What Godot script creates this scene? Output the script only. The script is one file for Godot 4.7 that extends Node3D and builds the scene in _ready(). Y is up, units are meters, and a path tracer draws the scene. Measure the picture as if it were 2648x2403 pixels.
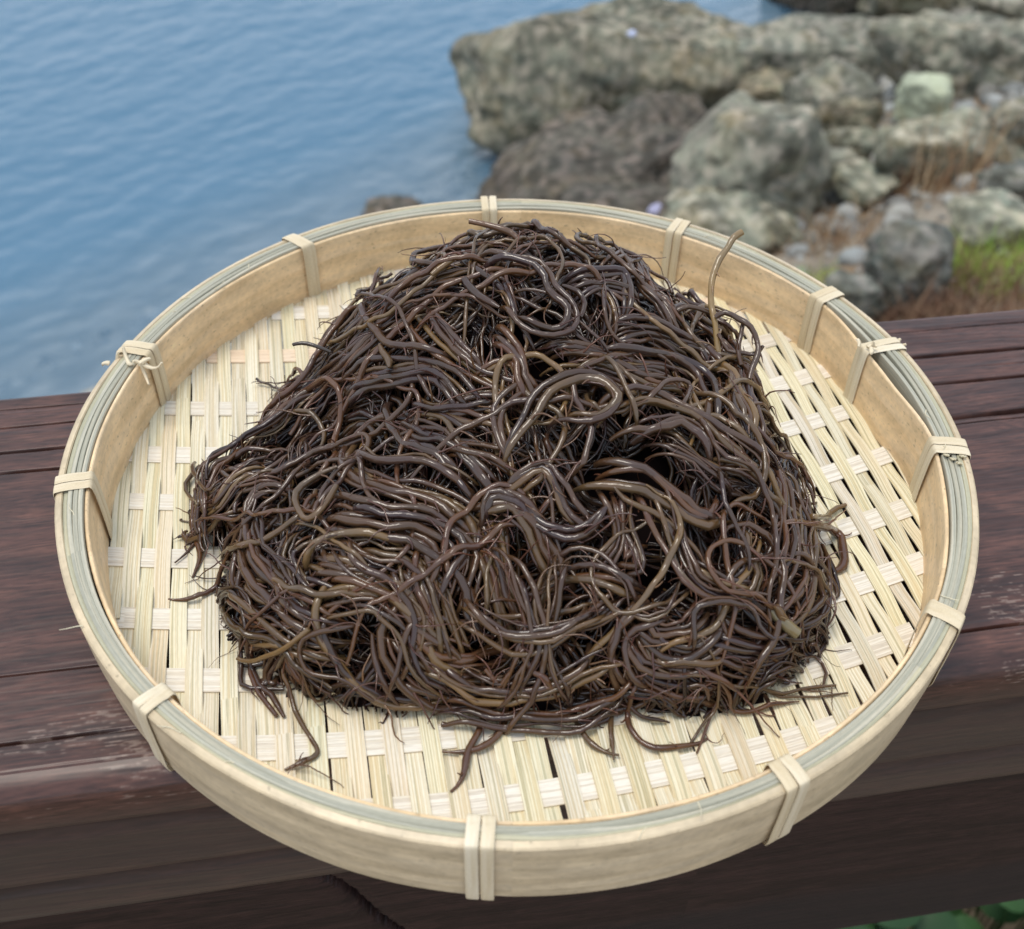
extends Node3D
# A heap of wet brown seaweed strands in a shallow woven bamboo basket, set on a dark timber rail above a rocky shore.
# Units are metres; the basket's rim lies at height 0 with its centre at the origin. The sea is 2.8 m below.

const MM := 0.001
const FLOOR_Y := -0.0245          # middle of the basket's woven floor
const RIM_R := 0.150
const SEA_Y := -2.8
const RAIL_YAW := 0.1706
const RAIL_TOP := -0.0290
const RAIL_BACK := -0.0777
const RAIL_FRONT := 0.0992

var rng := RandomNumberGenerator.new()
var bend_noise := FastNoiseLite.new()

# ---------------------------------------------------------------- mesh building
class Build:
	var v := PackedVector3Array()
	var n := PackedVector3Array()
	var c := PackedColorArray()
	var uv := PackedVector2Array()
	var i := PackedInt32Array()

	func quad_grid(rows: int, cols: int, first: int, flip := false) -> void:
		for a in rows - 1:
			for b in cols - 1:
				var p := first + a * cols + b
				var q := p + 1
				var r := p + cols
				var s := r + 1
				if flip:
					i.append_array(PackedInt32Array([p, r, q, q, r, s]))
				else:
					i.append_array(PackedInt32Array([p, q, r, q, s, r]))

	# a flat-shaded quad seen from the side its normal points to
	func quad(a: Vector3, b: Vector3, d: Vector3, e: Vector3, want: Vector3, col: Color, u0 := Vector2(), u1 := Vector2(1, 1)) -> void:
		var nn := (b - a).cross(d - a)
		if nn.length_squared() < 1e-18:
			nn = (d - a).cross(e - a)
		var turned := nn.dot(want) > 0.0
		if not turned:
			nn = -nn
		nn = nn.normalized()
		var f := v.size()
		v.append_array(PackedVector3Array([a, b, d, e]))
		n.append_array(PackedVector3Array([nn, nn, nn, nn]))
		c.append_array(PackedColorArray([col, col, col, col]))
		uv.append_array(PackedVector2Array([u0, Vector2(u1.x, u0.y), u1, Vector2(u0.x, u1.y)]))
		if turned:
			i.append_array(PackedInt32Array([f, f + 2, f + 1, f, f + 3, f + 2]))
		else:
			i.append_array(PackedInt32Array([f, f + 1, f + 2, f, f + 2, f + 3]))

	# an axis-aligned or turned box with bevelled long edges, from a basis
	func box(at: Transform3D, size: Vector3, col: Color) -> void:
		var h := size * 0.5
		var x := at.basis.x * h.x
		var y := at.basis.y * h.y
		var z := at.basis.z * h.z
		var o := at.origin
		quad(o + x - y - z, o + x + y - z, o + x + y + z, o + x - y + z, x, col, Vector2(), Vector2(size.z, size.y))
		quad(o - x - y - z, o - x + y - z, o - x + y + z, o - x - y + z, -x, col, Vector2(), Vector2(size.z, size.y))
		quad(o - x + y - z, o + x + y - z, o + x + y + z, o - x + y + z, y, col, Vector2(), Vector2(size.x, size.z))
		quad(o - x - y - z, o + x - y - z, o + x - y + z, o - x - y + z, -y, col, Vector2(), Vector2(size.x, size.z))
		quad(o - x - y + z, o + x - y + z, o + x + y + z, o - x + y + z, z, col, Vector2(), Vector2(size.x, size.y))
		quad(o - x - y - z, o + x - y - z, o + x + y - z, o - x + y - z, -z, col, Vector2(), Vector2(size.x, size.y))

	# a round strand along points; radius and colour per point
	func tube(pts: PackedVector3Array, rad: PackedFloat32Array, cols: PackedColorArray, sides: int, flat_a: float, flat_k: float, cap := true) -> void:
		var m := pts.size()
		if m < 3:
			return
		var t := (pts[1] - pts[0]).normalized()
		var nrm := t.cross(Vector3(0.31, 0.9, 0.22)).normalized()
		var first := v.size()
		for k in m:
			var t2: Vector3
			if k == 0:
				t2 = pts[1] - pts[0]
			elif k == m - 1:
				t2 = pts[k] - pts[k - 1]
			else:
				t2 = pts[k + 1] - pts[k - 1]
			t2 = t2.normalized()
			nrm = (nrm - t2 * nrm.dot(t2)).normalized()
			var bin := t2.cross(nrm)
			for s in sides:
				var a := TAU * s / sides
				var rr := rad[k] * (1.0 + flat_k * cos(2.0 * (a + flat_a + k * 0.07)))
				var dir := nrm * cos(a) + bin * sin(a)
				v.append(pts[k] + dir * rr)
				n.append(dir)
				c.append(cols[k])
		for k in m - 1:
			for s in sides:
				var p := first + k * sides + s
				var q := first + k * sides + (s + 1) % sides
				i.append_array(PackedInt32Array([p, p + sides, q, q, p + sides, q + sides]))
		if cap:
			for e in 2:
				var k: int = 0 if e == 0 else m - 1
				var t3: Vector3 = ((pts[0] - pts[1]) if e == 0 else (pts[k] - pts[k - 1])).normalized()
				var f := v.size()
				v.append(pts[k] + t3 * rad[k] * 0.35)
				n.append(t3)
				c.append(cols[k])
				for s in sides:
					v.append(v[first + k * sides + s])
					n.append((t3 + n[first + k * sides + s] * 0.6).normalized())
					c.append(cols[k])
				for s in sides:
					var p := f + 1 + s
					var q := f + 1 + (s + 1) % sides
					if e == 0:
						i.append_array(PackedInt32Array([f, p, q]))
					else:
						i.append_array(PackedInt32Array([f, q, p]))

	func mesh() -> ArrayMesh:
		var arrays := []
		arrays.resize(Mesh.ARRAY_MAX)
		arrays[Mesh.ARRAY_VERTEX] = v
		arrays[Mesh.ARRAY_NORMAL] = n
		if c.size() == v.size():
			arrays[Mesh.ARRAY_COLOR] = c
		if uv.size() == v.size():
			arrays[Mesh.ARRAY_TEX_UV] = uv
		arrays[Mesh.ARRAY_INDEX] = i
		var am := ArrayMesh.new()
		am.add_surface_from_arrays(Mesh.PRIMITIVE_TRIANGLES, arrays)
		return am

	# smooth normals from the faces (clockwise fronts)
	func smooth() -> void:
		n.resize(v.size())
		n.fill(Vector3.ZERO)
		for k in range(0, i.size(), 3):
			var a := i[k]
			var b := i[k + 1]
			var d := i[k + 2]
			var f := (v[d] - v[a]).cross(v[b] - v[a])
			n[a] += f
			n[b] += f
			n[d] += f
		for k in n.size():
			n[k] = n[k].normalized()


func obj(called: String, b: Build, m: Material, parent: Node3D) -> MeshInstance3D:
	var o := MeshInstance3D.new()
	o.name = called
	o.mesh = b.mesh()
	o.material_override = m
	parent.add_child(o, true)
	return o


func tag(o: Node3D, label: String, category: String, group := "") -> void:
	o.set_meta("label", label)
	o.set_meta("category", category)
	if group:
		o.set_meta("group", group)


func thing(called: String, label: String, category: String, at := Vector3.ZERO, turn := 0.0, group := "") -> Node3D:
	var o := Node3D.new()
	o.name = called
	add_child(o, true)
	o.position = at
	o.rotation.y = turn
	tag(o, label, category, group)
	return o


func lin(r: float, g: float, b: float) -> Color:
	return Color(r, g, b).linear_to_srgb()


func noise(kind: int, freq: float, octaves: int, s: int) -> FastNoiseLite:
	var f := FastNoiseLite.new()
	f.noise_type = kind as FastNoiseLite.NoiseType
	f.frequency = freq
	f.seed = s
	f.fractal_octaves = octaves
	f.fractal_type = FastNoiseLite.FRACTAL_FBM if octaves > 1 else FastNoiseLite.FRACTAL_NONE
	return f


func mat(rough: float, spec: float, tint := Color.WHITE, vertex := true) -> StandardMaterial3D:
	var m := StandardMaterial3D.new()
	m.albedo_color = tint
	m.roughness = rough
	m.metallic_specular = spec
	m.vertex_color_use_as_albedo = vertex
	return m

# ---------------------------------------------------------------- computed textures
func picture(w: int, h: int, f: Callable) -> ImageTexture:
	var data := PackedByteArray()
	data.resize(w * h * 3)
	var k := 0
	for y in h:
		for x in w:
			var c: Color = f.call(x, y)
			data[k] = clampi(int(c.r * 255.0), 0, 255)
			data[k + 1] = clampi(int(c.g * 255.0), 0, 255)
			data[k + 2] = clampi(int(c.b * 255.0), 0, 255)
			k += 3
	return ImageTexture.create_from_image(Image.create_from_data(w, h, false, Image.FORMAT_RGB8, data))


# fibres that run along u: colours a, b, d (linear) mixed by streaks
func fibre(w: int, h: int, a: Color, b: Color, d: Color, fine: float, s: int, specks := 0.0) -> ImageTexture:
	var n1 := noise(FastNoiseLite.TYPE_SIMPLEX_SMOOTH, 1.0, 3, s)
	var n2 := noise(FastNoiseLite.TYPE_SIMPLEX_SMOOTH, 1.0, 2, s + 1)
	return picture(w, h, func(x: int, y: int) -> Color:
		var u := float(x) / w
		var t := float(y) / h
		var k := n1.get_noise_2d(u * 2.0, t * fine)
		var m := n2.get_noise_2d(u * 3.0 + 31.0, t * fine * 0.8)
		var c := a.lerp(b, smoothstep(-0.25, 0.35, k)).lerp(d, smoothstep(0.12, 0.5, m) * 0.9)
		var g := 1.0 + 0.10 * n2.get_noise_2d(u * 90.0, t * fine * 2.2)
		if specks > 0.0:
			g *= 1.0 + 0.24 * n1.get_noise_2d(u * 11.0 + 70.0, t * 5.0) + 0.10 * n1.get_noise_2d(u * 40.0 + 20.0, t * 130.0)
			g *= 1.0 - 0.45 * smoothstep(1.0 - specks - 0.3, 1.0 - specks, n1.get_noise_2d(u * 80.0 + 7.0, t * 34.0))
		return Color(c.r * g, c.g * g, c.b * g).linear_to_srgb())


func wood_picture() -> Array:
	var g1 := noise(FastNoiseLite.TYPE_SIMPLEX_SMOOTH, 1.0, 4, 11)
	var g2 := noise(FastNoiseLite.TYPE_SIMPLEX_SMOOTH, 1.0, 3, 12)
	var g3 := noise(FastNoiseLite.TYPE_SIMPLEX_SMOOTH, 1.0, 4, 13)
	var w := 1792
	var h := 512
	var height := PackedByteArray()
	height.resize(w * h * 3)
	var color := picture(w, h, func(x: int, y: int) -> Color:
		var s := (float(x) / w) * 0.7
		var t := (float(y) / h) * 0.3
		var sway := g2.get_noise_2d(s * 5.0, t * 9.0) * 0.006
		var k := g1.get_noise_2d(s * 7.0, (t + sway) * 330.0)
		var m := g2.get_noise_2d(s * 3.0 + 9.0, (t + sway) * 90.0)
		var p := g3.get_noise_2d(s * 26.0, t * 60.0)
		var fine := g1.get_noise_2d(s * 55.0 + 5.0, (t + sway) * 1100.0)
		var c := Color(0.046, 0.019, 0.014).lerp(Color(0.088, 0.037, 0.027), smoothstep(-0.5, 0.5, m + 0.35 * k))
		c = c.lerp(Color(0.125, 0.053, 0.036), smoothstep(0.1, 0.55, p) * 0.5)
		c = c.lerp(Color(0.020, 0.013, 0.012), smoothstep(0.22, 0.5, k) * 0.45)
		var f := 1.0 + 0.8 * fine
		c = Color(c.r * f, c.g * f, c.b * f)
		# stain worn  to pale wood in grains near the front arris
		var area := smoothstep(0.05, 0.5, g3.get_noise_2d(s * 13.0 + 40.0, t * 30.0) + 0.25) * smoothstep(0.205, 0.245, t) * (1.0 - smoothstep(0.268, 0.280, t))
		var worn := smoothstep(0.05, 0.5, g3.get_noise_2d(s * 150.0, t * 800.0) * 0.8 + 0.7 * fine + area * 0.85 - 0.80)
		c = c.lerp(Color(0.27, 0.20, 0.165), worn * 0.6)
		if t > 0.268 or t < 0.06:              # front face painted darker, its shade put into the wood colour
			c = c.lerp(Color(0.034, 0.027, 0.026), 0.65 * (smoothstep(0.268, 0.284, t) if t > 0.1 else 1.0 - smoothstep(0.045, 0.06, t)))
		var e := clampf(0.5 + 0.35 * k + 0.2 * m, 0.0, 1.0)
		var at := (y * w + x) * 3
		var b := int(e * 255.0)
		height[at] = b
		height[at + 1] = b
		height[at + 2] = b
		return c.linear_to_srgb())
	return [color, ImageTexture.create_from_image(Image.create_from_data(w, h, false, Image.FORMAT_RGB8, height))]


func rock_picture(s: int) -> ImageTexture:
	var a := FastNoiseLite.new()
	a.noise_type = FastNoiseLite.TYPE_SIMPLEX_SMOOTH
	a.seed = s
	a.frequency = 0.012
	a.fractal_octaves = 5
	var b := FastNoiseLite.new()
	b.noise_type = FastNoiseLite.TYPE_CELLULAR
	b.cellular_return_type = FastNoiseLite.RETURN_CELL_VALUE
	b.seed = s + 1
	b.frequency = 0.03
	b.domain_warp_enabled = true
	b.domain_warp_amplitude = 22.0
	b.domain_warp_frequency = 0.03
	var ia := a.get_seamless_image(512, 512)
	var ib := b.get_seamless_image(512, 512)
	var ic := a.get_seamless_image(512, 512, true)
	return picture(512, 512, func(x: int, y: int) -> Color:
		var k := ia.get_pixel(x, y).r
		var m := ib.get_pixel(x, y).r
		var q := ic.get_pixel((x * 3) % 512, (y * 3) % 512).r
		var c := Color(0.125, 0.125, 0.105).lerp(Color(0.25, 0.255, 0.215), smoothstep(0.3, 0.7, k))
		c = c.lerp(Color(0.235, 0.20, 0.135), smoothstep(0.62, 0.8, m) * 0.85)
		c = c.lerp(Color(0.165, 0.205, 0.19), smoothstep(0.4, 0.1, m) * 0.6)
		c = c.lerp(Color(0.055, 0.053, 0.047), smoothstep(0.54, 0.70, q) * 0.6)
		c = c.lerp(Color(0.40, 0.36, 0.32), smoothstep(0.42, 0.30, q) * 0.85)
		c = Color(c.r * 1.5, c.g * 1.5, c.b * 1.5)
		return c.linear_to_srgb())


# ---------------------------------------------------------------- the shape of the heap (millimetres)
var blobs := [[2.0, -32.0, 82.0, 66.0, 69.0], [-78.0, 17.0, 33.0, 32.0, 21.0], [-60.0, -14.0, 34.0, 38.0, 29.0], [-36.0, 46.0, 59.0, 53.0, 37.0], [45.0, 44.0, 56.0, 54.0, 40.0], [70.0, -1.0, 18.0, 62.0, 45.0], [19.0, 18.0, 82.0, 54.0, 53.0], [3.0, 80.0, 24.0, 19.0, 24.0]]
var pits := [[31.0, 37.0, 15.0, 12.0, 0.66], [37.0, 66.0, 9.0, 15.0, 0.3], [-17.0, 78.0, 17.0, 8.0, 0.5], [10.0, -4.0, 14.0, 10.0, 0.24], [-45.0, 80.0, 13.0, 9.0, 0.4], [62.0, 60.0, 12.0, 14.0, 0.3], [-2.0, 62.0, 9.0, 14.0, 0.28]]


func heap(x: float, z: float, with_pits := true) -> float:
	var s := 0.0
	for b in blobs:
		var dx: float = (x - b[0]) / b[2]
		var dz: float = (z - b[1]) / b[3]
		var q := dx * dx + dz * dz
		if q < 1.0:
			s += pow(b[4] * pow(1.0 - q, 0.55), 6.0)
	var h := pow(s, 1.0 / 6.0)
	if with_pits:
		for p in pits:
			var ex: float = (x - p[0]) / p[2]
			var ez: float = (z - p[1]) / p[3]
			var e := ex * ex + ez * ez
			if e < 6.0:
				h *= 1.0 - p[4] * exp(-e)
	return h


func heap_up(x: float, z: float) -> Vector3:
	var e := 2.0
	return Vector3(heap(x - e, z, false) - heap(x + e, z, false), 2.0 * e, heap(x, z - e, false) - heap(x, z + e, false)).normalized()


var guides := []


func lock(count: int, width: float, flat: Array) -> void:
	var pts := PackedVector3Array()
	for k in range(0, flat.size(), 3):
		pts.append(Vector3(flat[k], flat[k + 1] + 24.5, flat[k + 2]))
	guides.append([count, width, pts])


# a strand that stands clear of the heap
var lone := []


func stray(width: float, tone: Color, flat: Array) -> void:
	var pts := PackedVector3Array()
	for k in range(0, flat.size(), 3):
		pts.append(Vector3(flat[k], flat[k + 1] + 24.5, flat[k + 2]))
	lone.append([width, tone, pts])


func resample(pts: PackedVector3Array, step: float) -> PackedVector3Array:
	var fine := PackedVector3Array()
	var m := pts.size()
	for k in m - 1:
		var a := pts[maxi(k - 1, 0)]
		var b := pts[k]
		var c := pts[k + 1]
		var d := pts[mini(k + 2, m - 1)]
		var parts := maxi(2, int(b.distance_to(c) / step))
		for j in parts:
			fine.append(b.cubic_interpolate(c, a, d, float(j) / parts))
	fine.append(pts[m - 1])
	return fine


const TONES := [Color(0.068, 0.037, 0.024), Color(0.046, 0.026, 0.020), Color(0.096, 0.058, 0.031), Color(0.090, 0.043, 0.024), Color(0.140, 0.088, 0.044)]

var wisps := []          # starts of side branches: [point, direction out, direction along, colour]


# one strand of seaweed: points in mm over the woven floor; returns a Build in metres
func strand(b: Build, pts: PackedVector3Array, width: float, tone: Color, sides: int, taper_a: float, taper_b: float, wispy: float) -> void:
	var m := pts.size()
	var rad := PackedFloat32Array()
	var cols := PackedColorArray()
	var out := PackedVector3Array()
	var ph := rng.randf() * 100.0
	var warm := Color(tone.r * 1.35, tone.g * 1.22, tone.b * 0.95)
	for k in m:
		var u := float(k) / (m - 1)
		var r := width * 0.5 * (1.0 + 0.22 * bend_noise.get_noise_2d(ph, k * 2.3))
		r *= lerpf(taper_a, 1.0, smoothstep(0.0, 0.25, u)) * lerpf(taper_b, 1.0, smoothstep(0.0, 0.25, 1.0 - u))
		var p := pts[k]
		p.y = maxf(p.y, r + 0.9)
		rad.append(r * MM)
		out.append(p * MM)
		cols.append(tone.lerp(warm, clampf(0.5 + 0.9 * bend_noise.get_noise_2d(ph + 50.0, k * 1.1), 0.0, 1.0)))
		if k > 0 and k < m - 1 and rng.randf() < wispy:
			var along := (pts[k + 1] - pts[k - 1]).normalized()
			var side := along.cross(Vector3(rng.randfn(), rng.randfn() + 0.6, rng.randfn())).normalized()
			if p.y < 6.0 and side.y < 0.0:
				side.y = -side.y
			wisps.append([p + side * r * 0.8, side, along * (1.0 if rng.randf() < 0.7 else -1.0), Color(tone.r * 1.2 + 0.018, tone.g * 1.05 + 0.004, tone.b + 0.002), minf(width * 0.45, 1.0)])
	b.tube(out, rad, cols, sides, rng.randf() * PI, rng.randf_range(0.02, 0.16))


func wisp(b: Build, w: Array) -> void:
	var p: Vector3 = w[0]
	var dir: Vector3 = (w[1] * rng.randf_range(0.4, 1.0) + w[2]).normalized()
	var turn := Vector3(rng.randfn(), rng.randfn(), rng.randfn()).normalized()
	var curl := rng.randf_range(-0.30, 0.30)
	var long := rng.randf()
	var length := rng.randf_range(2.5, 6.0) if long < 0.5 else rng.randf_range(6.0, 22.0)
	var m := maxi(4, int(length / 1.6))
	var out := PackedVector3Array()
	var rad := PackedFloat32Array()
	var cols := PackedColorArray()
	var r0: float = w[4] * rng.randf_range(0.6, 1.0) * 0.5
	for k in m:
		var r := r0 * lerpf(1.0, 0.35, float(k) / (m - 1))
		p.y = maxf(p.y, r + 0.9)
		out.append(p * MM)
		rad.append(r * MM)
		cols.append(w[3])
		dir = (dir.rotated(turn, curl) + Vector3(rng.randfn(), rng.randfn() - 1.1, rng.randfn()) * 0.13).normalized()
		p += dir * length / m
	b.tube(out, rad, cols, 5, 0.0, 0.0)


func build_seaweed(m: Material) -> void:
	var root := thing("seaweed_heap", "large heap of wet dark brown stringy seaweed piled in the bamboo basket", "seaweed", Vector3(0, FLOOR_Y, 0))
	rng.seed = 77
	bend_noise = noise(FastNoiseLite.TYPE_SIMPLEX_SMOOTH, 0.11, 2, 5)
	var singles := []                       # [size in view, Build]
	for g in guides:
		var count: int = g[0]
		var width: float = g[1]
		var base := resample(g[2], 2.6)
		var n := base.size()
		var side := PackedVector3Array()
		var ups := PackedVector3Array()
		for k in n:
			var t := (base[mini(k + 1, n - 1)] - base[maxi(k - 1, 0)]).normalized()
			var up := heap_up(base[k].x, base[k].z)
			up = (up - t * up.dot(t)).normalized()
			ups.append(up)
			side.append(t.cross(up).normalized())
		var pinch := rng.randf_range(0.15, 0.85)
		for j in count:
			var across := (j - (count - 1) * 0.5) * width * 0.86 + rng.randfn() * width * 0.15
			var stack := 0.0 if count == 1 else rng.randf_range(-0.75, 0.15) * width - absf(across) * 0.10
			var ph := rng.randf() * 500.0
			var from := 0 if count == 1 else rng.randi_range(0, mini(4, n / 6))
			var to := n if count == 1 else n - rng.randi_range(0, mini(5, n / 6))
			var pts := PackedVector3Array()
			var sway := 1.2 if count == 1 else 1.9
			for k in range(from, to):
				var u := float(k) / (n - 1)
				var close := 0.62 + 0.38 * clampf(absf(u - pinch) * 2.2, 0.0, 1.0)
				var w1 := bend_noise.get_noise_2d(ph, k * 0.9) * sway + bend_noise.get_noise_2d(ph + 9.0, k * 2.4) * 0.6
				var w2 := bend_noise.get_noise_2d(ph + 70.0, k * 1.0) * 1.1 + bend_noise.get_noise_2d(ph + 79.0, k * 2.4) * 0.5
				pts.append(base[k] + side[k] * (across * close + w1) + ups[k] * (stack + w2))
			if count > 1 or rng.randf() < 0.4:      # ends dive back into the heap
				var e := pts.size() - 1
				var d := (pts[e] - pts[e - 1]).normalized()
				for q in 4:
					d = (d - ups[mini(to, n) - 1] * 0.42).normalized()
					pts.append(pts[pts.size() - 1] + d * 2.4)
				d = (pts[0] - pts[1]).normalized()
				for q in 4:
					d = (d - ups[from] * 0.42).normalized()
					pts.insert(0, pts[0] + d * 2.4)
			if pts.size() < 4:
				continue
			var pick := rng.randf()
			var tone: Color = TONES[0] if pick < 0.36 else TONES[1] if pick < 0.62 else TONES[2] if pick < 0.80 else TONES[3] if pick < 0.94 else TONES[4]
			var wide := 0.9 * width * (rng.randf_range(0.85, 1.12) if count == 1 or rng.randf() < 0.62 else rng.randf_range(0.40, 0.7))
			var b := Build.new()
			strand(b, pts, wide, tone, 8, rng.randf_range(0.5, 1.0), rng.randf_range(0.35, 0.9), 0.22)
			singles.append([pts.size() * wide + (1000.0 if count == 1 else 0.0), b])
	for l in lone:
		var b := Build.new()
		strand(b, resample(l[2], 2.2), l[0], l[1], 8, 0.95, 0.95, 0.16)
		singles.append([5000.0, b])
	singles.sort_custom(func(a: Array, b: Array) -> bool: return a[0] > b[0])
	var mass := Build.new()
	for k in singles.size():
		if k < 300:
			obj("strand_%03d" % (k + 1), singles[k][1], m, root)
		else:
			var b: Build = singles[k][1]
			var f := mass.v.size()
			mass.v.append_array(b.v)
			mass.n.append_array(b.n)
			mass.c.append_array(b.c)
			for q in b.i:
				mass.i.append(q + f)
	# the rest of the heap: locks laid at random under and between the big ones
	var field := noise(FastNoiseLite.TYPE_SIMPLEX_SMOOTH, 0.016, 2, 21)
	var made := 0
	while made < 470:
		var x := rng.randf_range(-115.0, 112.0)
		var z := rng.randf_range(-100.0, 104.0)
		var h := heap(x, z)
		if h < 3.0:
			continue
		var up := heap_up(x, z)
		if rng.randf() > 0.35 / maxf(up.y, 0.2):
			continue
		made += 1
		var deep := rng.randf_range(3.5, 12.0)
		var dir := field.get_noise_2d(x, z) * 6.0 + rng.randfn() * 0.5
		if up.y < 0.62:                         # on steep flanks the strands lie round the heap
			dir = atan2(up.x, -up.z) + (PI if rng.randf() < 0.5 else 0.0) + rng.randfn() * 0.45
		var spin := rng.randfn() * 0.09
		var steps := rng.randi_range(9, 24)
		var count := rng.randi_range(3, 6)
		var width := rng.randf_range(1.2, 2.6)
		var line := PackedVector3Array()
		for k in steps:
			line.append(Vector3(x, heap(x, z) - deep * (1.0 if h > 10.0 else 0.3), z))
			var d := Vector3(cos(dir), 0, sin(dir))
			var rise := (heap(x + d.x * 2.0, z + d.z * 2.0) - heap(x, z)) / 2.0
			var go := 3.4 / sqrt(1.0 + minf(rise * rise, 9.0))
			x += d.x * go
			z += d.z * go
			dir += spin + bend_noise.get_noise_2d(made * 7.0, k * 2.0) * 0.35
			if heap(x, z) < 4.0 or heap(x, z, false) - heap(x, z) > 11.0:
				break
		if line.size() < 5:
			continue
		line = resample(line, 1.7)
		steps = line.size()
		for j in count:
			var across := (j - (count - 1) * 0.5) * width * 0.9
			var ph := rng.randf() * 500.0
			var pts := PackedVector3Array()
			var drop := rng.randf_range(-1.0, 1.0) * width
			for k in steps:
				var t := (line[mini(k + 1, steps - 1)] - line[maxi(k - 1, 0)]).normalized()
				var s := t.cross(up).normalized()
				pts.append(line[k] + s * (across + bend_noise.get_noise_2d(ph, k * 0.8) * 2.4) + up * (drop + bend_noise.get_noise_2d(ph + 40.0, k * 0.9) * 1.8))
			var pick := rng.randf()
			var tone: Color = (TONES[0] if pick < 0.35 else TONES[1] if pick < 0.75 else TONES[3] if pick < 0.92 else TONES[2]) * 0.62  # lower locks painted darker, standing in for shade inside the heap
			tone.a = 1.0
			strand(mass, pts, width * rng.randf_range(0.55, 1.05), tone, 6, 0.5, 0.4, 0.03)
	# fine loose strands that loop and curl over everything, and round the foot of the heap on to the weave
	var curls := 0
	while curls < 138:
		var x := rng.randf_range(-118.0, 114.0)
		var z := rng.randf_range(-100.0, 106.0)
		var h := heap(x, z)
		var foot := curls >= 115
		if h < 3.0 or (foot and h > 16.0):
			continue
		var up := heap_up(x, z)
		if not foot and rng.randf() > 0.35 / maxf(up.y, 0.2):
			continue
		curls += 1
		var dir := atan2(up.z, up.x) + (1.4 if rng.randf() < 0.5 else -1.4) + rng.randfn() * 0.5 if foot else rng.randf() * TAU
		var length := rng.randf_range(50.0, 130.0) if not foot else rng.randf_range(20.0, 60.0)
		var curl := rng.randfn() * 0.075
		var lift := rng.randf_range(0.8, 4.5) if not foot else 1.0
		var pts := PackedVector3Array()
		var steps := int(length / 2.0)
		for k in steps:
			var u := float(k) / steps
			var y := maxf(heap(x, z, false), 0.4)
			pts.append(Vector3(x, y - 1.5 + (lift + 1.5) * sin(PI * minf(u * 1.1, 1.0)) + bend_noise.get_noise_2d(curls * 5.0, k * 1.2) * 2.4, z))
			var d := Vector3(cos(dir), 0, sin(dir))
			var rise := (heap(x + d.x * 2.0, z + d.z * 2.0) - heap(x, z)) / 2.0
			var go := 2.0 / sqrt(1.0 + minf(rise * rise, 9.0))
			x += d.x * go
			z += d.z * go
			dir += curl + bend_noise.get_noise_2d(curls * 9.0 + 300.0, k * 1.0) * 0.32
			if x * x + z * z > 125.0 * 125.0 or (not foot and (heap(x, z, false) < 5.0 or heap(x, z, false) - heap(x, z) > 13.0)):
				break
		if pts.size() < 5:
			continue
		var pick := rng.randf()
		var tone: Color = TONES[0] if pick < 0.3 else TONES[3] if pick < 0.65 else TONES[2] if pick < 0.9 else TONES[4]
		strand(mass, pts, rng.randf_range(1.2, 2.3), tone, 7, rng.randf_range(0.5, 1.0), 0.35, 0.14)
	# near-black sheet for the packed inside; gap shade is put into its colour
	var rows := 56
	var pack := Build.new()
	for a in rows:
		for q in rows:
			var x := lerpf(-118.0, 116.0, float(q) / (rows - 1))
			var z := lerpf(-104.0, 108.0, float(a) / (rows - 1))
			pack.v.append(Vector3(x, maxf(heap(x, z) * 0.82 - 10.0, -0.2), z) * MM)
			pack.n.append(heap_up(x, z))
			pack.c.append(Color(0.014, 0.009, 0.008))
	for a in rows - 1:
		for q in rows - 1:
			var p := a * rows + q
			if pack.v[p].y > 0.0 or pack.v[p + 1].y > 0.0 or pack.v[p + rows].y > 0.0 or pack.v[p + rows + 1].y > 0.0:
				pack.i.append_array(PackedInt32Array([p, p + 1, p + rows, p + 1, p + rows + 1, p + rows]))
	obj("inner_shade", pack, mat(0.9, 0.1), root).set_meta("kind", "stuff")
	for w in wisps:
		wisp(mass, w)
	var o := obj("tangle", mass, m, root)
	o.set_meta("kind", "stuff")


# ---------------------------------------------------------------- the basket
func around(a: float, r: float, y: float) -> Vector3:
	return Vector3(sin(a) * r, y, -cos(a) * r)


# sweeps a closed outline of (radius, height) round the rim; shift(a) moves it
func hoop(b: Build, outline: Array, a0: float, a1: float, segs: int, shift: Callable, v0: float, tint := Color.WHITE) -> void:
	var m := outline.size()
	var walk := 0.0
	for e in m:
		var p: Vector2 = outline[e]
		var q: Vector2 = outline[(e + 1) % m]
		var first := b.v.size()
		for k in segs + 1:
			var a := lerpf(a0, a1, float(k) / segs)
			var s: Vector2 = shift.call(a)
			b.v.append(around(a, p.x + s.x, p.y + s.y))
			b.v.append(around(a, q.x + s.x, q.y + s.y))
			b.uv.append(Vector2(a * 0.15 / 0.3, v0 + walk / 0.06))
			b.uv.append(Vector2(a * 0.15 / 0.3, v0 + (walk + p.distance_to(q)) / 0.06))
			b.c.append(tint)
			b.c.append(tint)
		walk += p.distance_to(q)
		b.quad_grid(segs + 1, 2, first)
	b.smooth()


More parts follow.
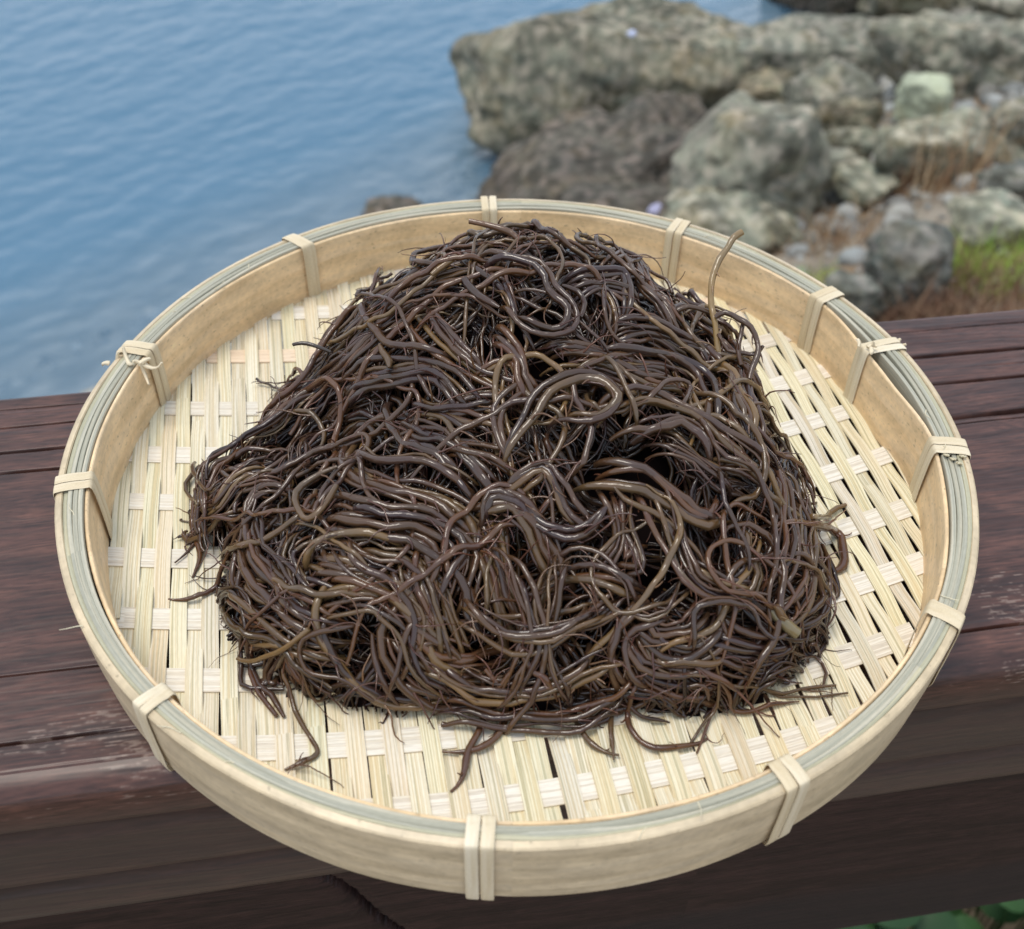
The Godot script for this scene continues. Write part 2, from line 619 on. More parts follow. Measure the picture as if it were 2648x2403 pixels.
func ribbon(b: Build, a: float, path: Array, half: float, off: float, tilt: float, thick: float, tint: Color) -> void:
	var first := b.v.size()
	var m := path.size()
	var mid := Vector2(0.145, -0.013)
	for k in m + 1:
		var p: Vector2 = path[k % m]
		var out := (p - mid)
		out = Vector2(out.x * 2.5, out.y).normalized()
		var slide := off + tilt * (p.x - 0.145) / 0.006
		for c in 5:
			var w: float = [-1.0, -0.86, 0.0, 0.86, 1.0][c]
			var lift: float = [0.0, 0.85, 1.0, 0.85, 0.0][c]
			var s := p + out * lift * thick
			var tang := Vector3(cos(a), 0, sin(a))
			b.v.append(around(a, s.x, s.y) + tang * (slide + w * half))
			b.uv.append(Vector2(k * 0.03, 0.1 + 0.05 * w))
			b.c.append(tint.lerp(Color(0.86, 0.78, 0.66), 0.35 * clampf(bend_noise.get_noise_2d(k * 1.5 + a * 50.0, c * 3.0) + 0.3, 0.0, 1.0)))
	b.quad_grid(m + 1, 5, first)


func smooth_path(raw: Array) -> Array:
	var out := []
	var m := raw.size()
	for k in m:
		var a: Vector2 = raw[k]
		for j in 3:
			out.append(a.cubic_interpolate(raw[(k + 1) % m], raw[(k + m - 1) % m], raw[(k + 2) % m], j / 3.0))
	return out


func build_basket() -> void:
	var root := thing("bamboo_basket", "round shallow woven bamboo basket holding the seaweed, resting on the dark timber rail", "basket", Vector3(0, 0, 0))
	rng.seed = 5
	var warp_m := mat(0.5, 0.35)
	warp_m.albedo_texture = fibre(512, 384, Color(0.84, 0.77, 0.60), Color(0.70, 0.58, 0.37), Color(0.52, 0.46, 0.30), 48.0, 31)
	var weft_m := mat(0.5, 0.35)
	weft_m.albedo_texture = fibre(512, 384, Color(0.85, 0.79, 0.68), Color(0.74, 0.66, 0.53), Color(0.66, 0.58, 0.47), 26.0, 41)
	var tan_m := mat(0.42, 0.4)
	tan_m.albedo_texture = fibre(1024, 192, Color(0.86, 0.63, 0.375), Color(0.78, 0.555, 0.315), Color(0.82, 0.61, 0.38), 9.0, 51, 0.28)
	var pale_m := mat(0.38, 0.45)
	pale_m.albedo_texture = fibre(1024, 192, Color(0.66, 0.525, 0.345), Color(0.56, 0.44, 0.28), Color(0.61, 0.49, 0.33), 8.0, 61, 0.22)
	var green_m := mat(0.5, 0.35)
	green_m.albedo_texture = fibre(1024, 256, Color(0.47, 0.445, 0.35), Color(0.36, 0.345, 0.27), Color(0.56, 0.505, 0.385), 60.0, 71)
	var bind_m := mat(0.45, 0.4)
	bind_m.albedo_texture = fibre(256, 128, Color(0.80, 0.70, 0.53), Color(0.72, 0.61, 0.43), Color(0.76, 0.66, 0.48), 26.0, 81)

	# the weave: strips that run away from the viewer, and broader cross strips that bow towards the rim
	var tilt := deg_to_rad(12.0)
	var eu := Vector3(cos(tilt), 0, -sin(tilt))
	var ev := Vector3(sin(tilt), 0, cos(tilt))
	var rows := [-134.0, -108.0, -79.0, -47.0, -21.0, 3.0, 29.0, 54.0, 77.0, 100.0, 121.0, 138.0]
	var reach := 141.5
	var place := func(u: float, v: float, y: float) -> Vector3: return eu * u * MM + ev * v * MM + Vector3(0, y, 0)
	var number := 0
	for k in range(-29, 29):
		var u := k * 5.05 + rng.randfn() * 0.16
		if u > 45.0:
			u += (u - 45.0) * 0.08
		if absf(u) > reach - 3.0:
			continue
		var slant := rng.randfn() * 0.003
		var half := (2.60 if u < 45.0 else 2.38) * rng.randf_range(0.96, 1.03)
		var end := sqrt(reach * reach - u * u) + 1.0
		var b := Build.new()
		var v0 := rng.randf()
		var tone := rng.randf_range(0.86, 1.06)
		var tint := Color(tone * rng.randf_range(0.98, 1.05), tone, tone * rng.randf_range(0.88, 1.06))
		var m := int(end * 2.0 / 2.6)
		var ys := PackedFloat32Array()
		for q in m + 1:
			var v := lerpf(-end, end, float(q) / m)
			var bow := v + 0.0009 * u * u
			var at := 0
			while at < rows.size() - 1 and rows[at + 1] < bow:
				at += 1
			var w := clampf((bow - rows[at]) / (rows[mini(at + 1, rows.size() - 1)] - rows[at] + 0.001), 0.0, 1.0)
			var s0 := 1.0 if posmod(at + k, 2) == 0 else -1.0
			ys.append(FLOOR_Y + 0.00062 * lerpf(s0, -s0, smoothstep(0.22, 0.78, w)))
		for face in 4:            # top, bottom, two sides
			var first := b.v.size()
			for q in m + 1:
				var v := lerpf(-end, end, float(q) / m)
				var uu := u + slant * v + 0.25 * bend_noise.get_noise_2d(k * 40.0, v * 0.4)
				var l := half if face in [0, 3] else -half
				var r := -half if face in [0, 2] else half
				if face == 2:
					l = -half
					r = -half
				elif face == 3:
					l = half
					r = half
				var yl := ys[q] + (0.00028 if face != 1 else -0.00028)
				var yr := ys[q] + (0.00028 if face == 0 else -0.00028)
				if face == 3:
					yl = ys[q] - 0.00028
					yr = ys[q] + 0.00028
				b.v.append(place.call(uu + r if face != 3 else uu + half, v, yr))
				b.v.append(place.call(uu + l, v, yl))
				b.uv.append(Vector2(v / 300.0 + v0, v0))
				b.uv.append(Vector2(v / 300.0 + v0, v0 + 0.16))
				b.c.append(tint)
				b.c.append(tint)
			b.quad_grid(m + 1, 2, first)
		b.smooth()
		number += 1
		obj("warp_strip_%03d" % number, b, warp_m, root)
	for j in rows.size():
		var b := Build.new()
		var wide := (4.0 if j > 1 else 4.6) * rng.randf_range(0.95, 1.05)
		var pts := []
		for q in 150:
			var u := lerpf(-140.0, 140.0, q / 149.0)
			var v: float = rows[j] - 0.0009 * u * u + 0.5 * bend_noise.get_noise_2d(j * 31.0 + 400.0, u * 0.3)
			if u * u + v * v < reach * reach:
				pts.append(Vector2(u, v))
		if pts.size() < 6:
			continue
		var v0 := rng.randf()
		var tone := rng.randf_range(0.93, 1.06)
		var tint := Color(tone, tone * 0.99, tone * 0.98) if j != 2 else Color(1.0, 0.86, 0.74)
		for face in 4:
			var first := b.v.size()
			for p in pts:
				var y0 := FLOOR_Y + 0.00024
				var y1 := FLOOR_Y - 0.00024
				var e: Array = [[-wide, y0, wide, y0], [wide, y1, -wide, y1], [-wide, y1, -wide, y0], [wide, y0, wide, y1]][face]
				b.v.append(place.call(p.x, p.y + e[0], e[1]))
				b.v.append(place.call(p.x, p.y + e[2], e[3]))
				b.uv.append(Vector2(p.x / 300.0 + v0, v0))
				b.uv.append(Vector2(p.x / 300.0 + v0, v0 + 0.3))
				b.c.append(tint)
				b.c.append(tint)
			b.quad_grid(pts.size(), 2, first, true)
		b.smooth()
		obj("weft_strip_%03d" % (j + 1), b, weft_m, root)

	# the rim: an inner hoop that has sprung inwards at the right, thin green strips, and a deep outer hoop
	var sprung := func(a: float) -> float:
		return -0.0042 * smoothstep(0.98, 1.28, a) * (1.0 - smoothstep(1.36, 1.60, a)) if a > 0.0 else 0.0
	var wob := noise(FastNoiseLite.TYPE_SIMPLEX_SMOOTH, 1.0, 2, 9)
	var front := func(a: float) -> float: return smoothstep(0.1, 0.95, -cos(a))
	var still := func(a: float) -> Vector2:
		return Vector2(sprung.call(a) + 0.0029 * front.call(a) + 0.0004 * wob.get_noise_1d(a * 1.3), 0.0005 * wob.get_noise_1d(a * 1.1 + 40.0))
	var b1 := Build.new()
	hoop(b1, [Vector2(0.1392, -0.0252), Vector2(0.1394, -0.0010), Vector2(0.1397, -0.0006), Vector2(0.1404, -0.0006), Vector2(0.1407, -0.0010), Vector2(0.1405, -0.0252)], -PI, PI, 180, still, 0.1)
	obj("inner_hoop", b1, tan_m, root)
	var b2 := Build.new()
	var outer := func(a: float) -> Vector2: return Vector2(0.0004 * wob.get_noise_1d(a * 1.2 + 90.0), 0.0006 * wob.get_noise_1d(a * 0.9 + 20.0))
	hoop(b2, [Vector2(0.1472, -0.0284), Vector2(0.1476, -0.0004), Vector2(0.1479, 0.0001), Vector2(0.1495, -0.0003), Vector2(0.1500, -0.0008), Vector2(0.1498, -0.014), Vector2(0.1490, -0.0280), Vector2(0.1486, -0.0284)], -PI, PI, 180, outer, 0.1)
	obj("outer_hoop", b2, pale_m, root)
	for k in 4:
		var b := Build.new()
		var r := 0.1409 + 0.00165 * k
		var w := 0.00161
		var lag := 1.63 + 0.012 * (k % 3)
		var lay := func(a: float) -> Vector2:
			return Vector2(0.00014 * wob.get_noise_1d(a * 2.6 + k * 17.0) + sprung.call(a) * [0.25, 0.1, 0.0, 0.0][k] + front.call(a) * [0.0029, 0.0021, 0.0012, 0.0004][k], 0.0006 * wob.get_noise_1d(a * 1.9 + k * 29.0) + [0.0001, 0.0004, 0.0003, -0.0001][k])
		var t := 1.0 + 0.08 * rng.randfn()
		hoop(b, [Vector2(r, -0.0050), Vector2(r + 0.00003, -0.0002), Vector2(r + 0.00020, 0.0001), Vector2(r + w * 0.5, 0.00018), Vector2(r + w - 0.00020, 0.0001), Vector2(r + w - 0.00003, -0.0002), Vector2(r + w, -0.0050)], lag - TAU + 0.010, lag, 220, lay, rng.randf(), Color(t * 1.0, t, t * 0.98) if k != 3 else Color(t * 1.1, t, t * 0.88))
		obj("rim_strip_%03d" % (k + 1), b, green_m, root)

	# bindings of split cane: [degrees from the far side, wraps, half width, tilt]
	var spots := [[-5.6, 2, 1.7, 0.2], [-39.7, 1, 2.9, -1.4], [-74.8, 2, 1.9, -0.6], [-102.3, 2, 2.0, -0.3], [-139.1, 2, 1.6, 0.3], [-177.0, 2, 1.85, 0.0], [151.7, 2, 1.9, 0.2], [122.1, 1, 3.0, 0.3], [92.5, 2, 2.1, 0.4], [70.6, 2, 1.8, 0.5], [56.5, 2, 1.9, 0.2], [27.6, 2, 1.8, 0.0]]
	for s in spots:
		var a := deg_to_rad(s[0])
		var inn: float = sprung.call(a) + 0.0029 * front.call(a)
		var path := smooth_path([Vector2(0.1496, -0.0286), Vector2(0.1502, -0.020), Vector2(0.1504, -0.008), Vector2(0.1503, -0.0005), Vector2(0.1492, 0.0008), Vector2(0.1455, 0.0010), Vector2(0.1410 + inn, 0.0007), Vector2(0.1386 + inn, -0.0002), Vector2(0.1383 + inn, -0.010), Vector2(0.1385 + inn, -0.021), Vector2(0.1392 + inn, -0.0262), Vector2(0.1445, -0.0289)])
		var holder := Node3D.new()
		holder.name = "binding"
		root.add_child(holder, true)
		for w in int(s[1]):
			var b := Build.new()
			var off: float = 0.0 if s[1] == 1 else (w - 0.5) * s[2] * 2.0 + rng.randfn() * 0.12
			ribbon(b, a, path, s[2] * MM * (0.92 if s[1] == 2 else 1.0), off * MM, s[3] * MM + rng.randfn() * 0.00012, 0.00034, Color(1.0, 1.0, 1.0).lerp(Color(0.86, 0.80, 0.70), rng.randf()))
			b.smooth()
			obj("cane_wrap", b, bind_m, holder)
		if s[0] == -74.8 or s[0] == 70.6:
			var b := Build.new()
			var turn: float = -0.055 if s[0] < 0.0 else 0.0
			var left: bool = s[0] < 0.0
			for q in 7:
				var rr := 0.1386 + inn * 0.8 if q < 5 else 0.1503
				var aa := a + turn + rng.randfn() * 0.010
				var c0 := around(aa, rr, -0.001 if q > 4 else 0.001 if left else 0.0025) + Vector3(rng.randfn(), rng.randfn() * 0.7, rng.randfn()) * 0.0011
				var pts := PackedVector3Array()
				var rad := PackedFloat32Array()
				var cols := PackedColorArray()
				var d := Vector3(rng.randfn() * 0.5, -1.0 if q < 3 and left else 0.4, rng.randfn() * 0.5).normalized()
				var bend := Vector3(rng.randfn(), rng.randfn(), rng.randfn()).normalized()
				for e in 7:
					pts.append(c0)
					rad.append(0.0008 * (1.0 - 0.08 * e))
					cols.append(Color(1, 0.97, 0.92))
					d = d.rotated(bend, 0.35)
					c0 += d * (0.0017 if q < 3 and left else 0.0006)
				b.tube(pts, rad, cols, 6, 0.0, 0.45)
			b.uv.clear()
			var km := mat(0.6, 0.3, lin(0.78, 0.68, 0.51))
			obj("knot", b, km, holder)
	# loose fibres lifting off the rim
	for k in 14:
		var b := Build.new()
		var a := rng.randf() * TAU
		var p := around(a, rng.randf_range(0.141, 0.1505), 0.0004)
		var d := (around(a + PI / 2.0, 1.0, 0.0) + Vector3(rng.randfn(), absf(rng.randfn()) * 0.8, rng.randfn()) * 0.5).normalized()
		var pts := PackedVector3Array()
		for q in 5:
			pts.append(p)
			p += d * rng.randf_range(0.0008, 0.0022)
			d = (d + Vector3(rng.randfn(), rng.randfn(), rng.randfn()) * 0.2).normalized()
		b.tube(pts, PackedFloat32Array([0.0002, 0.00018, 0.00016, 0.00014, 0.0001]), PackedColorArray([Color.WHITE, Color.WHITE, Color.WHITE, Color.WHITE, Color.WHITE]), 4, 0.0, 0.0)
		obj("loose_fibre", b, mat(0.7, 0.3, lin(0.72, 0.64, 0.46)), root)
	# ragged cut ends of the rim strips beside the right-hand binding
	for k in 4:
		var b := Build.new()
		for q in 3:
			var pts := PackedVector3Array()
			var c0 := around(1.645 + 0.012 * (k % 3), 0.1415 + 0.00172 * k + 0.0005 * q, 0.0005)
			for e in 4:
				pts.append(c0 + Vector3(rng.randfn() * 0.0002, 0.0004 * e, 0.0006 * e))
			b.tube(pts, PackedFloat32Array([0.0005, 0.0005, 0.0004, 0.0002]), PackedColorArray([Color.WHITE, Color.WHITE, Color.WHITE, Color.WHITE]), 5, 0.0, 0.2)
		obj("frayed_end", b, mat(0.7, 0.3, lin(0.62, 0.54, 0.37)), root)


# ---------------------------------------------------------------- the timber rail
func build_rail() -> void:
	var root := thing("wooden_railing", "dark brown stained timber rail with cracks along the grain, under the bamboo basket", "railing", Vector3.ZERO, RAIL_YAW)
	rng.seed = 9
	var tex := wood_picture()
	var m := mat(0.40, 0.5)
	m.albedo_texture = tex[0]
	m.heightmap_enabled = true
	m.heightmap_texture = tex[1]
	m.heightmap_scale = 0.04
	var sway := noise(FastNoiseLite.TYPE_SIMPLEX_SMOOTH, 1.0, 3, 14)
	# cracks: [place across mm, from mm, to mm, half width mm, depth mm]
	var cracks := [[-68.6, -400, -120, 0.35, 1.0], [-66.6, 150, 320, 0.4, 1.2], [-58.0, -420, -60, 0.5, 2.0], [-49.5, 60, 500, 0.95, 5.0], [-44.0, -500, -40, 0.7, 4.0], [-40.5, 190, 420, 0.4, 1.5], [-32.8, -700, 520, 0.7, 3.5], [-13.1, 40, 700, 1.25, 8.0], [-9.0, 120, 400, 0.35, 1.0], [57.0, -420, -60, 0.35, 1.0], [80.8, -420, -110, 0.5, 1.8], [83.9, 90, 420, 0.55, 2.5], [90.2, -170, -120, 0.45, 1.5]]
	var xs := PackedFloat32Array()
	var x := -1.25
	while x < 1.25:
		xs.append(x)
		x += 0.0035 if absf(x) < 0.36 else 0.03
	xs.append(1.25)
	# rows: [across, height, crack number or -1, share of depth]
	var rows := []
	rows.append([RAIL_BACK + 0.004, -0.103, -1, 0.0])
	rows.append([RAIL_BACK, -0.099, -1, 0.0])
	for k in 8:
		rows.append([RAIL_BACK, lerpf(-0.090, RAIL_TOP - 0.006, k / 7.0), -1, 0.0])
	for k in 4:
		var a := (k + 1) / 5.0 * PI / 2.0
		rows.append([RAIL_BACK + 0.004 * (1.0 - cos(a)), RAIL_TOP - 0.004 * (1.0 - sin(a)), -1, 0.0])
	var last := RAIL_BACK + 0.004
	for k in cracks.size() + 1:
		var next: float = cracks[k][0] * MM if k < cracks.size() else RAIL_FRONT - 0.008
		var edge: float = next - (cracks[k][3] * MM * 2.2 if k < cracks.size() else 0.0)
		var steps := maxi(1, int((edge - last) / 0.004))
		for q in steps:
			rows.append([lerpf(last, edge, float(q) / steps), RAIL_TOP, -1, 0.0])
		if k < cracks.size():
			var w: float = cracks[k][3] * MM
			rows.append([next - w * 2.0, RAIL_TOP, k, 0.0])
			rows.append([next - w, RAIL_TOP, k, 0.06])
			rows.append([next - w * 0.5, RAIL_TOP, k, 1.0])
			rows.append([next + w * 0.5, RAIL_TOP, k, 1.0])
			rows.append([next + w, RAIL_TOP, k, 0.06])
			last = next + w * 2.2
	for k in 7:
		var a := k / 6.0 * PI / 2.0
		rows.append([RAIL_FRONT - 0.008 + 0.008 * sin(a), RAIL_TOP - 0.008 * (1.0 - cos(a)), -1, 0.0])
	for k in 20:
		var y := lerpf(RAIL_TOP - 0.011, -0.099, k / 19.0)
		rows.append([RAIL_FRONT + 0.0003, y, -2 if k in [3, 13] else -1, 0.0])
	rows.append([RAIL_FRONT - 0.001, -0.1022, -1, 0.0])
	rows.append([RAIL_FRONT - 0.004, -0.1034, -1, 0.0])
	rows.append([0.0, -0.1034, -1, 0.0])
	rows.append([RAIL_BACK + 0.004, -0.1031, -1, 0.0])
	var b := Build.new()
	var run := 0.0
	var runs := PackedFloat32Array()
	for k in rows.size():
		if k > 0:
			run += Vector2(rows[k][0] - rows[k - 1][0], rows[k][1] - rows[k - 1][1]).length()
		runs.append(run)
	var zero := 0.0
	for k in rows.size():
		if rows[k][1] >= RAIL_TOP - 0.0001:
			zero = runs[k] - (rows[k][0] - RAIL_BACK)
			break
	for k in rows.size():
		for s in xs:
			var n: float = rows[k][0]
			var y: float = rows[k][1]
			var c: int = rows[k][2]
			var top: bool = y > RAIL_TOP - 0.012
			n += 0.0009 * sway.get_noise_2d(s * 9.0, n * 14.0) * smoothstep(RAIL_BACK + 0.002, RAIL_BACK + 0.012, n) * (1.0 - smoothstep(RAIL_FRONT - 0.02, RAIL_FRONT - 0.009, n))
			if top:
				y += 0.00045 * sway.get_noise_2d(s * 5.0, n * 120.0)
			else:
				n += 0.0007 * sway.get_noise_2d(s * 4.0, y * 160.0 + 50.0)
			if c >= 0:
				var from: float = cracks[c][1] * MM
				var to: float = cracks[c][2] * MM
				var open := smoothstep(from, from + 0.05, s) * (1.0 - smoothstep(to - 0.05, to, s)) * clampf(0.85 + 0.9 * sway.get_noise_2d(s * 16.0, c * 20.0), 0.12, 1.2)
				y -= cracks[c][4] * MM * open * rows[k][3]
			elif c == -2:
				n -= 0.0022 * smoothstep(0.02, 0.10, s + (0.25 if k % 2 == 0 else 0.0))
			b.v.append(Vector3(s, y, n))
			b.uv.append(Vector2(s / 0.7 + 0.5, (runs[k] - zero + 0.09) / 0.3))
			b.c.append(Color.WHITE)
	b.quad_grid(rows.size(), xs.size(), 0)
	b.smooth()
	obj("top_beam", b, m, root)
	# the board below, set back a little, and the posts that carry the rail
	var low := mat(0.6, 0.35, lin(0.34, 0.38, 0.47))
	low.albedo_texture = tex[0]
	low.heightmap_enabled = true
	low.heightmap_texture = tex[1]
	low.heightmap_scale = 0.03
	var b2 := Build.new()
	b2.box(Transform3D(Basis(), Vector3(0, -0.1745, 0.0700)), Vector3(2.5, 0.1415, 0.040), Color.WHITE)
	# a jagged split in its face
	var split := [Vector2(-0.083, -0.1200), Vector2(-0.0775, -0.1275), Vector2(-0.0745, -0.1340), Vector2(-0.0715, -0.1425), Vector2(-0.0690, -0.1495), Vector2(-0.0660, -0.1600), Vector2(-0.0595, -0.1730), Vector2(-0.0560, -0.1850)]
	b2.i = b2.i.slice(0, 24) + b2.i.slice(30)      # the front is laid round the split
	for f in [[-1.25, -0.105, -0.24525, -0.10375], [-0.040, 1.25, -0.24525, -0.10375], [-0.105, -0.040, -0.24525, -0.200], [-0.105, -0.040, -0.110, -0.10375]]:
		b2.quad(Vector3(f[0], f[2], 0.09), Vector3(f[1], f[2], 0.09), Vector3(f[1], f[3], 0.09), Vector3(f[0], f[3], 0.09), Vector3(0, 0, 1), Color.WHITE, Vector2(f[0] + 1.25, f[2] + 0.2453), Vector2(f[1] + 1.25, f[3] + 0.2453))
	var first := b2.v.size()
	for q in 60:
		for e in 110:
			var x2 := lerpf(-0.105, -0.040, e / 109.0)
			var y2 := lerpf(-0.1100, -0.200, q / 59.0)
			var gap := 1.0
			for c in split.size() - 1:
				var near := Geometry2D.get_closest_point_to_segment(Vector2(x2, y2), split[c], split[c + 1])
				gap = minf(gap, near.distance_to(Vector2(x2, y2)) * (1.0 + 0.4 * sway.get_noise_2d(x2 * 300.0, y2 * 300.0)) - 0.0008 * sway.get_noise_2d(x2 * 500.0, y2 * 200.0))
			b2.v.append(Vector3(x2, y2, 0.0904 - 0.005 * exp(-pow(maxf(gap, 0.0) / 0.0011, 2.0)) - 0.0012 * exp(-pow(maxf(gap, 0.0) / 0.004, 2.0)) - 0.0004))
			b2.n.append(Vector3(0, 0, 1))
			b2.c.append(Color.WHITE)
			b2.uv.append(Vector2(x2 + 1.25, y2 + 0.2453))
	b2.quad_grid(60, 110, first, true)
	var nn := b2.n.duplicate()
	b2.smooth()
	for q in first:
		b2.n[q] = nn[q]
	for k in b2.uv.size():
		b2.uv[k] = Vector2(b2.uv[k].x / 0.7 + 0.13, b2.uv[k].y / 0.3 + 0.03)
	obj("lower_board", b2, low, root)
	for s in [-1.0, 1.0]:
		var b3 := Build.new()
		b3.box(Transform3D(Basis(), Vector3(s * 1.05, -0.66, -0.005)), Vector3(0.10, 1.11, 0.10), Color.WHITE)
		for k in b3.uv.size():
			b3.uv[k] = Vector2(b3.uv[k].y / 0.7, b3.uv[k].x / 0.3)
		obj("post", b3, low, root)


# ---------------------------------------------------------------- shore, sea and rocks
var land_noise := FastNoiseLite.new()


func land(x: float, z: float) -> float:
	var d := 0.6974 * x + 0.7167 * z + 3.66
	var h := SEA_Y + (0.38 * d if d < 0.0 else 0.42 * d)
	h = clampf(h, -6.0, -1.05)
	return h + 0.05 * land_noise.get_noise_2d(x * 2.0, z * 2.0) + 0.02 * land_noise.get_noise_2d(x * 9.0, z * 9.0)


func steps_of(fine_a: float, fine_b: float, step: float, far: float) -> PackedFloat32Array:
	var out := PackedFloat32Array()
	var before := []
	var d := step
	var x := fine_a - d
	while x > -far:
		before.append(x)
		d *= 1.35
		x -= d
	before.append(-far)
	before.reverse()
	out.append_array(PackedFloat32Array(before))
	x = fine_a
	while x < fine_b:
		out.append(x)
		x += step
	d = step
	x = fine_b
	while x < far:
		out.append(x)
		d *= 1.35
		x += d
	out.append(far)
	return out


func build_ground() -> void:
	land_noise = noise(FastNoiseLite.TYPE_SIMPLEX_SMOOTH, 1.0, 4, 3)
	var xs := steps_of(-5.0, 5.0, 0.06, 400.0)
	var zs := steps_of(-9.5, 0.6, 0.06, 400.0)
	var b := Build.new()
	for z in zs:
		for x in xs:
			b.v.append(Vector3(x, land(x, z), z))
			var d := 0.6974 * x + 0.7167 * z + 3.7954
			var k := land_noise.get_noise_2d(x * 3.0 + 50.0, z * 3.0)
			var c := Color(0.20, 0.195, 0.17).lerp(Color(0.36, 0.34, 0.29), smoothstep(-0.3, 0.4, k))
			c = c.lerp(Color(0.24, 0.165, 0.10), smoothstep(0.6, 1.6, d) * (0.4 + 0.6 * smoothstep(-0.2, 0.3, land_noise.get_noise_2d(x * 2.0, z * 2.0 + 90.0))))
			c = c.lerp(Color(0.095, 0.215, 0.315), 1.0 - smoothstep(-3.2, 0.1, d))
			b.c.append(c)
	b.quad_grid(zs.size(), xs.size(), 0)
	b.smooth()
	var o := obj("ground", b, mat(0.9, 0.3), self)
	o.set_meta("kind", "structure")
	o.set_meta("label", "sloping stony shore of brown earth and gravel below the rail")

	# the sea: small ripples whose crests run along the shore
	var w1 := noise(FastNoiseLite.TYPE_SIMPLEX_SMOOTH, 1.0, 2, 101)
	var w2 := noise(FastNoiseLite.TYPE_SIMPLEX_SMOOTH, 1.0, 2, 102)
	var sx := steps_of(-5.2, 4.2, 0.028, 500.0)
	var sz := steps_of(-9.2, -2.4, 0.028, 500.0)
	var s := Build.new()
	for z in sz:
		for x in sx:
			var along := 0.7167 * x - 0.6974 * z
			var over := 0.6974 * x + 0.7167 * z
			var fade := (1.0 - smoothstep(9.0, 12.0, absf(z))) * (1.0 - smoothstep(5.0, 7.0, absf(x)))
			var sway := 0.12 * w2.get_noise_2d(along * 0.5, over * 0.5)
			var h := 0.0090 * w1.get_noise_2d(along * 1.6, (over + sway) * 3.6) + 0.0068 * w2.get_noise_2d(along * 3.2 + 20.0, (over + sway) * 7.0) + 0.006 * w2.get_noise_2d(along * 0.6 + 60.0, over * 1.1)
			s.v.append(Vector3(x, SEA_Y + h * fade, z))
	s.quad_grid(sz.size(), sx.size(), 0)
	s.smooth()
	var water := StandardMaterial3D.new()
	water.albedo_color = Color(SEA.r, SEA.g, SEA.b, 0.42).linear_to_srgb()
	water.albedo_color.a = 0.42
	water.transparency = BaseMaterial3D.TRANSPARENCY_ALPHA
	water.roughness = 0.2
	water.metallic_specular = 0.5
	var chop := NoiseTexture2D.new()
	chop.width = 512
	chop.height = 512
	chop.seamless = true
	chop.noise = noise(FastNoiseLite.TYPE_SIMPLEX_SMOOTH, 0.02, 3, 55)
	water.heightmap_enabled = true
	water.heightmap_texture = chop
	water.heightmap_scale = 0.8
	water.uv1_triplanar = true
	water.uv1_world_triplanar = true
	water.uv1_scale = Vector3(0.5, 0.5, 0.7)
	var so := obj("sea", s, water, self)
	so.set_meta("kind", "structure")
	so.set_meta("label", "rippled blue grey sea beyond the rail")


const SEA := Color(0.10, 0.235, 0.36)


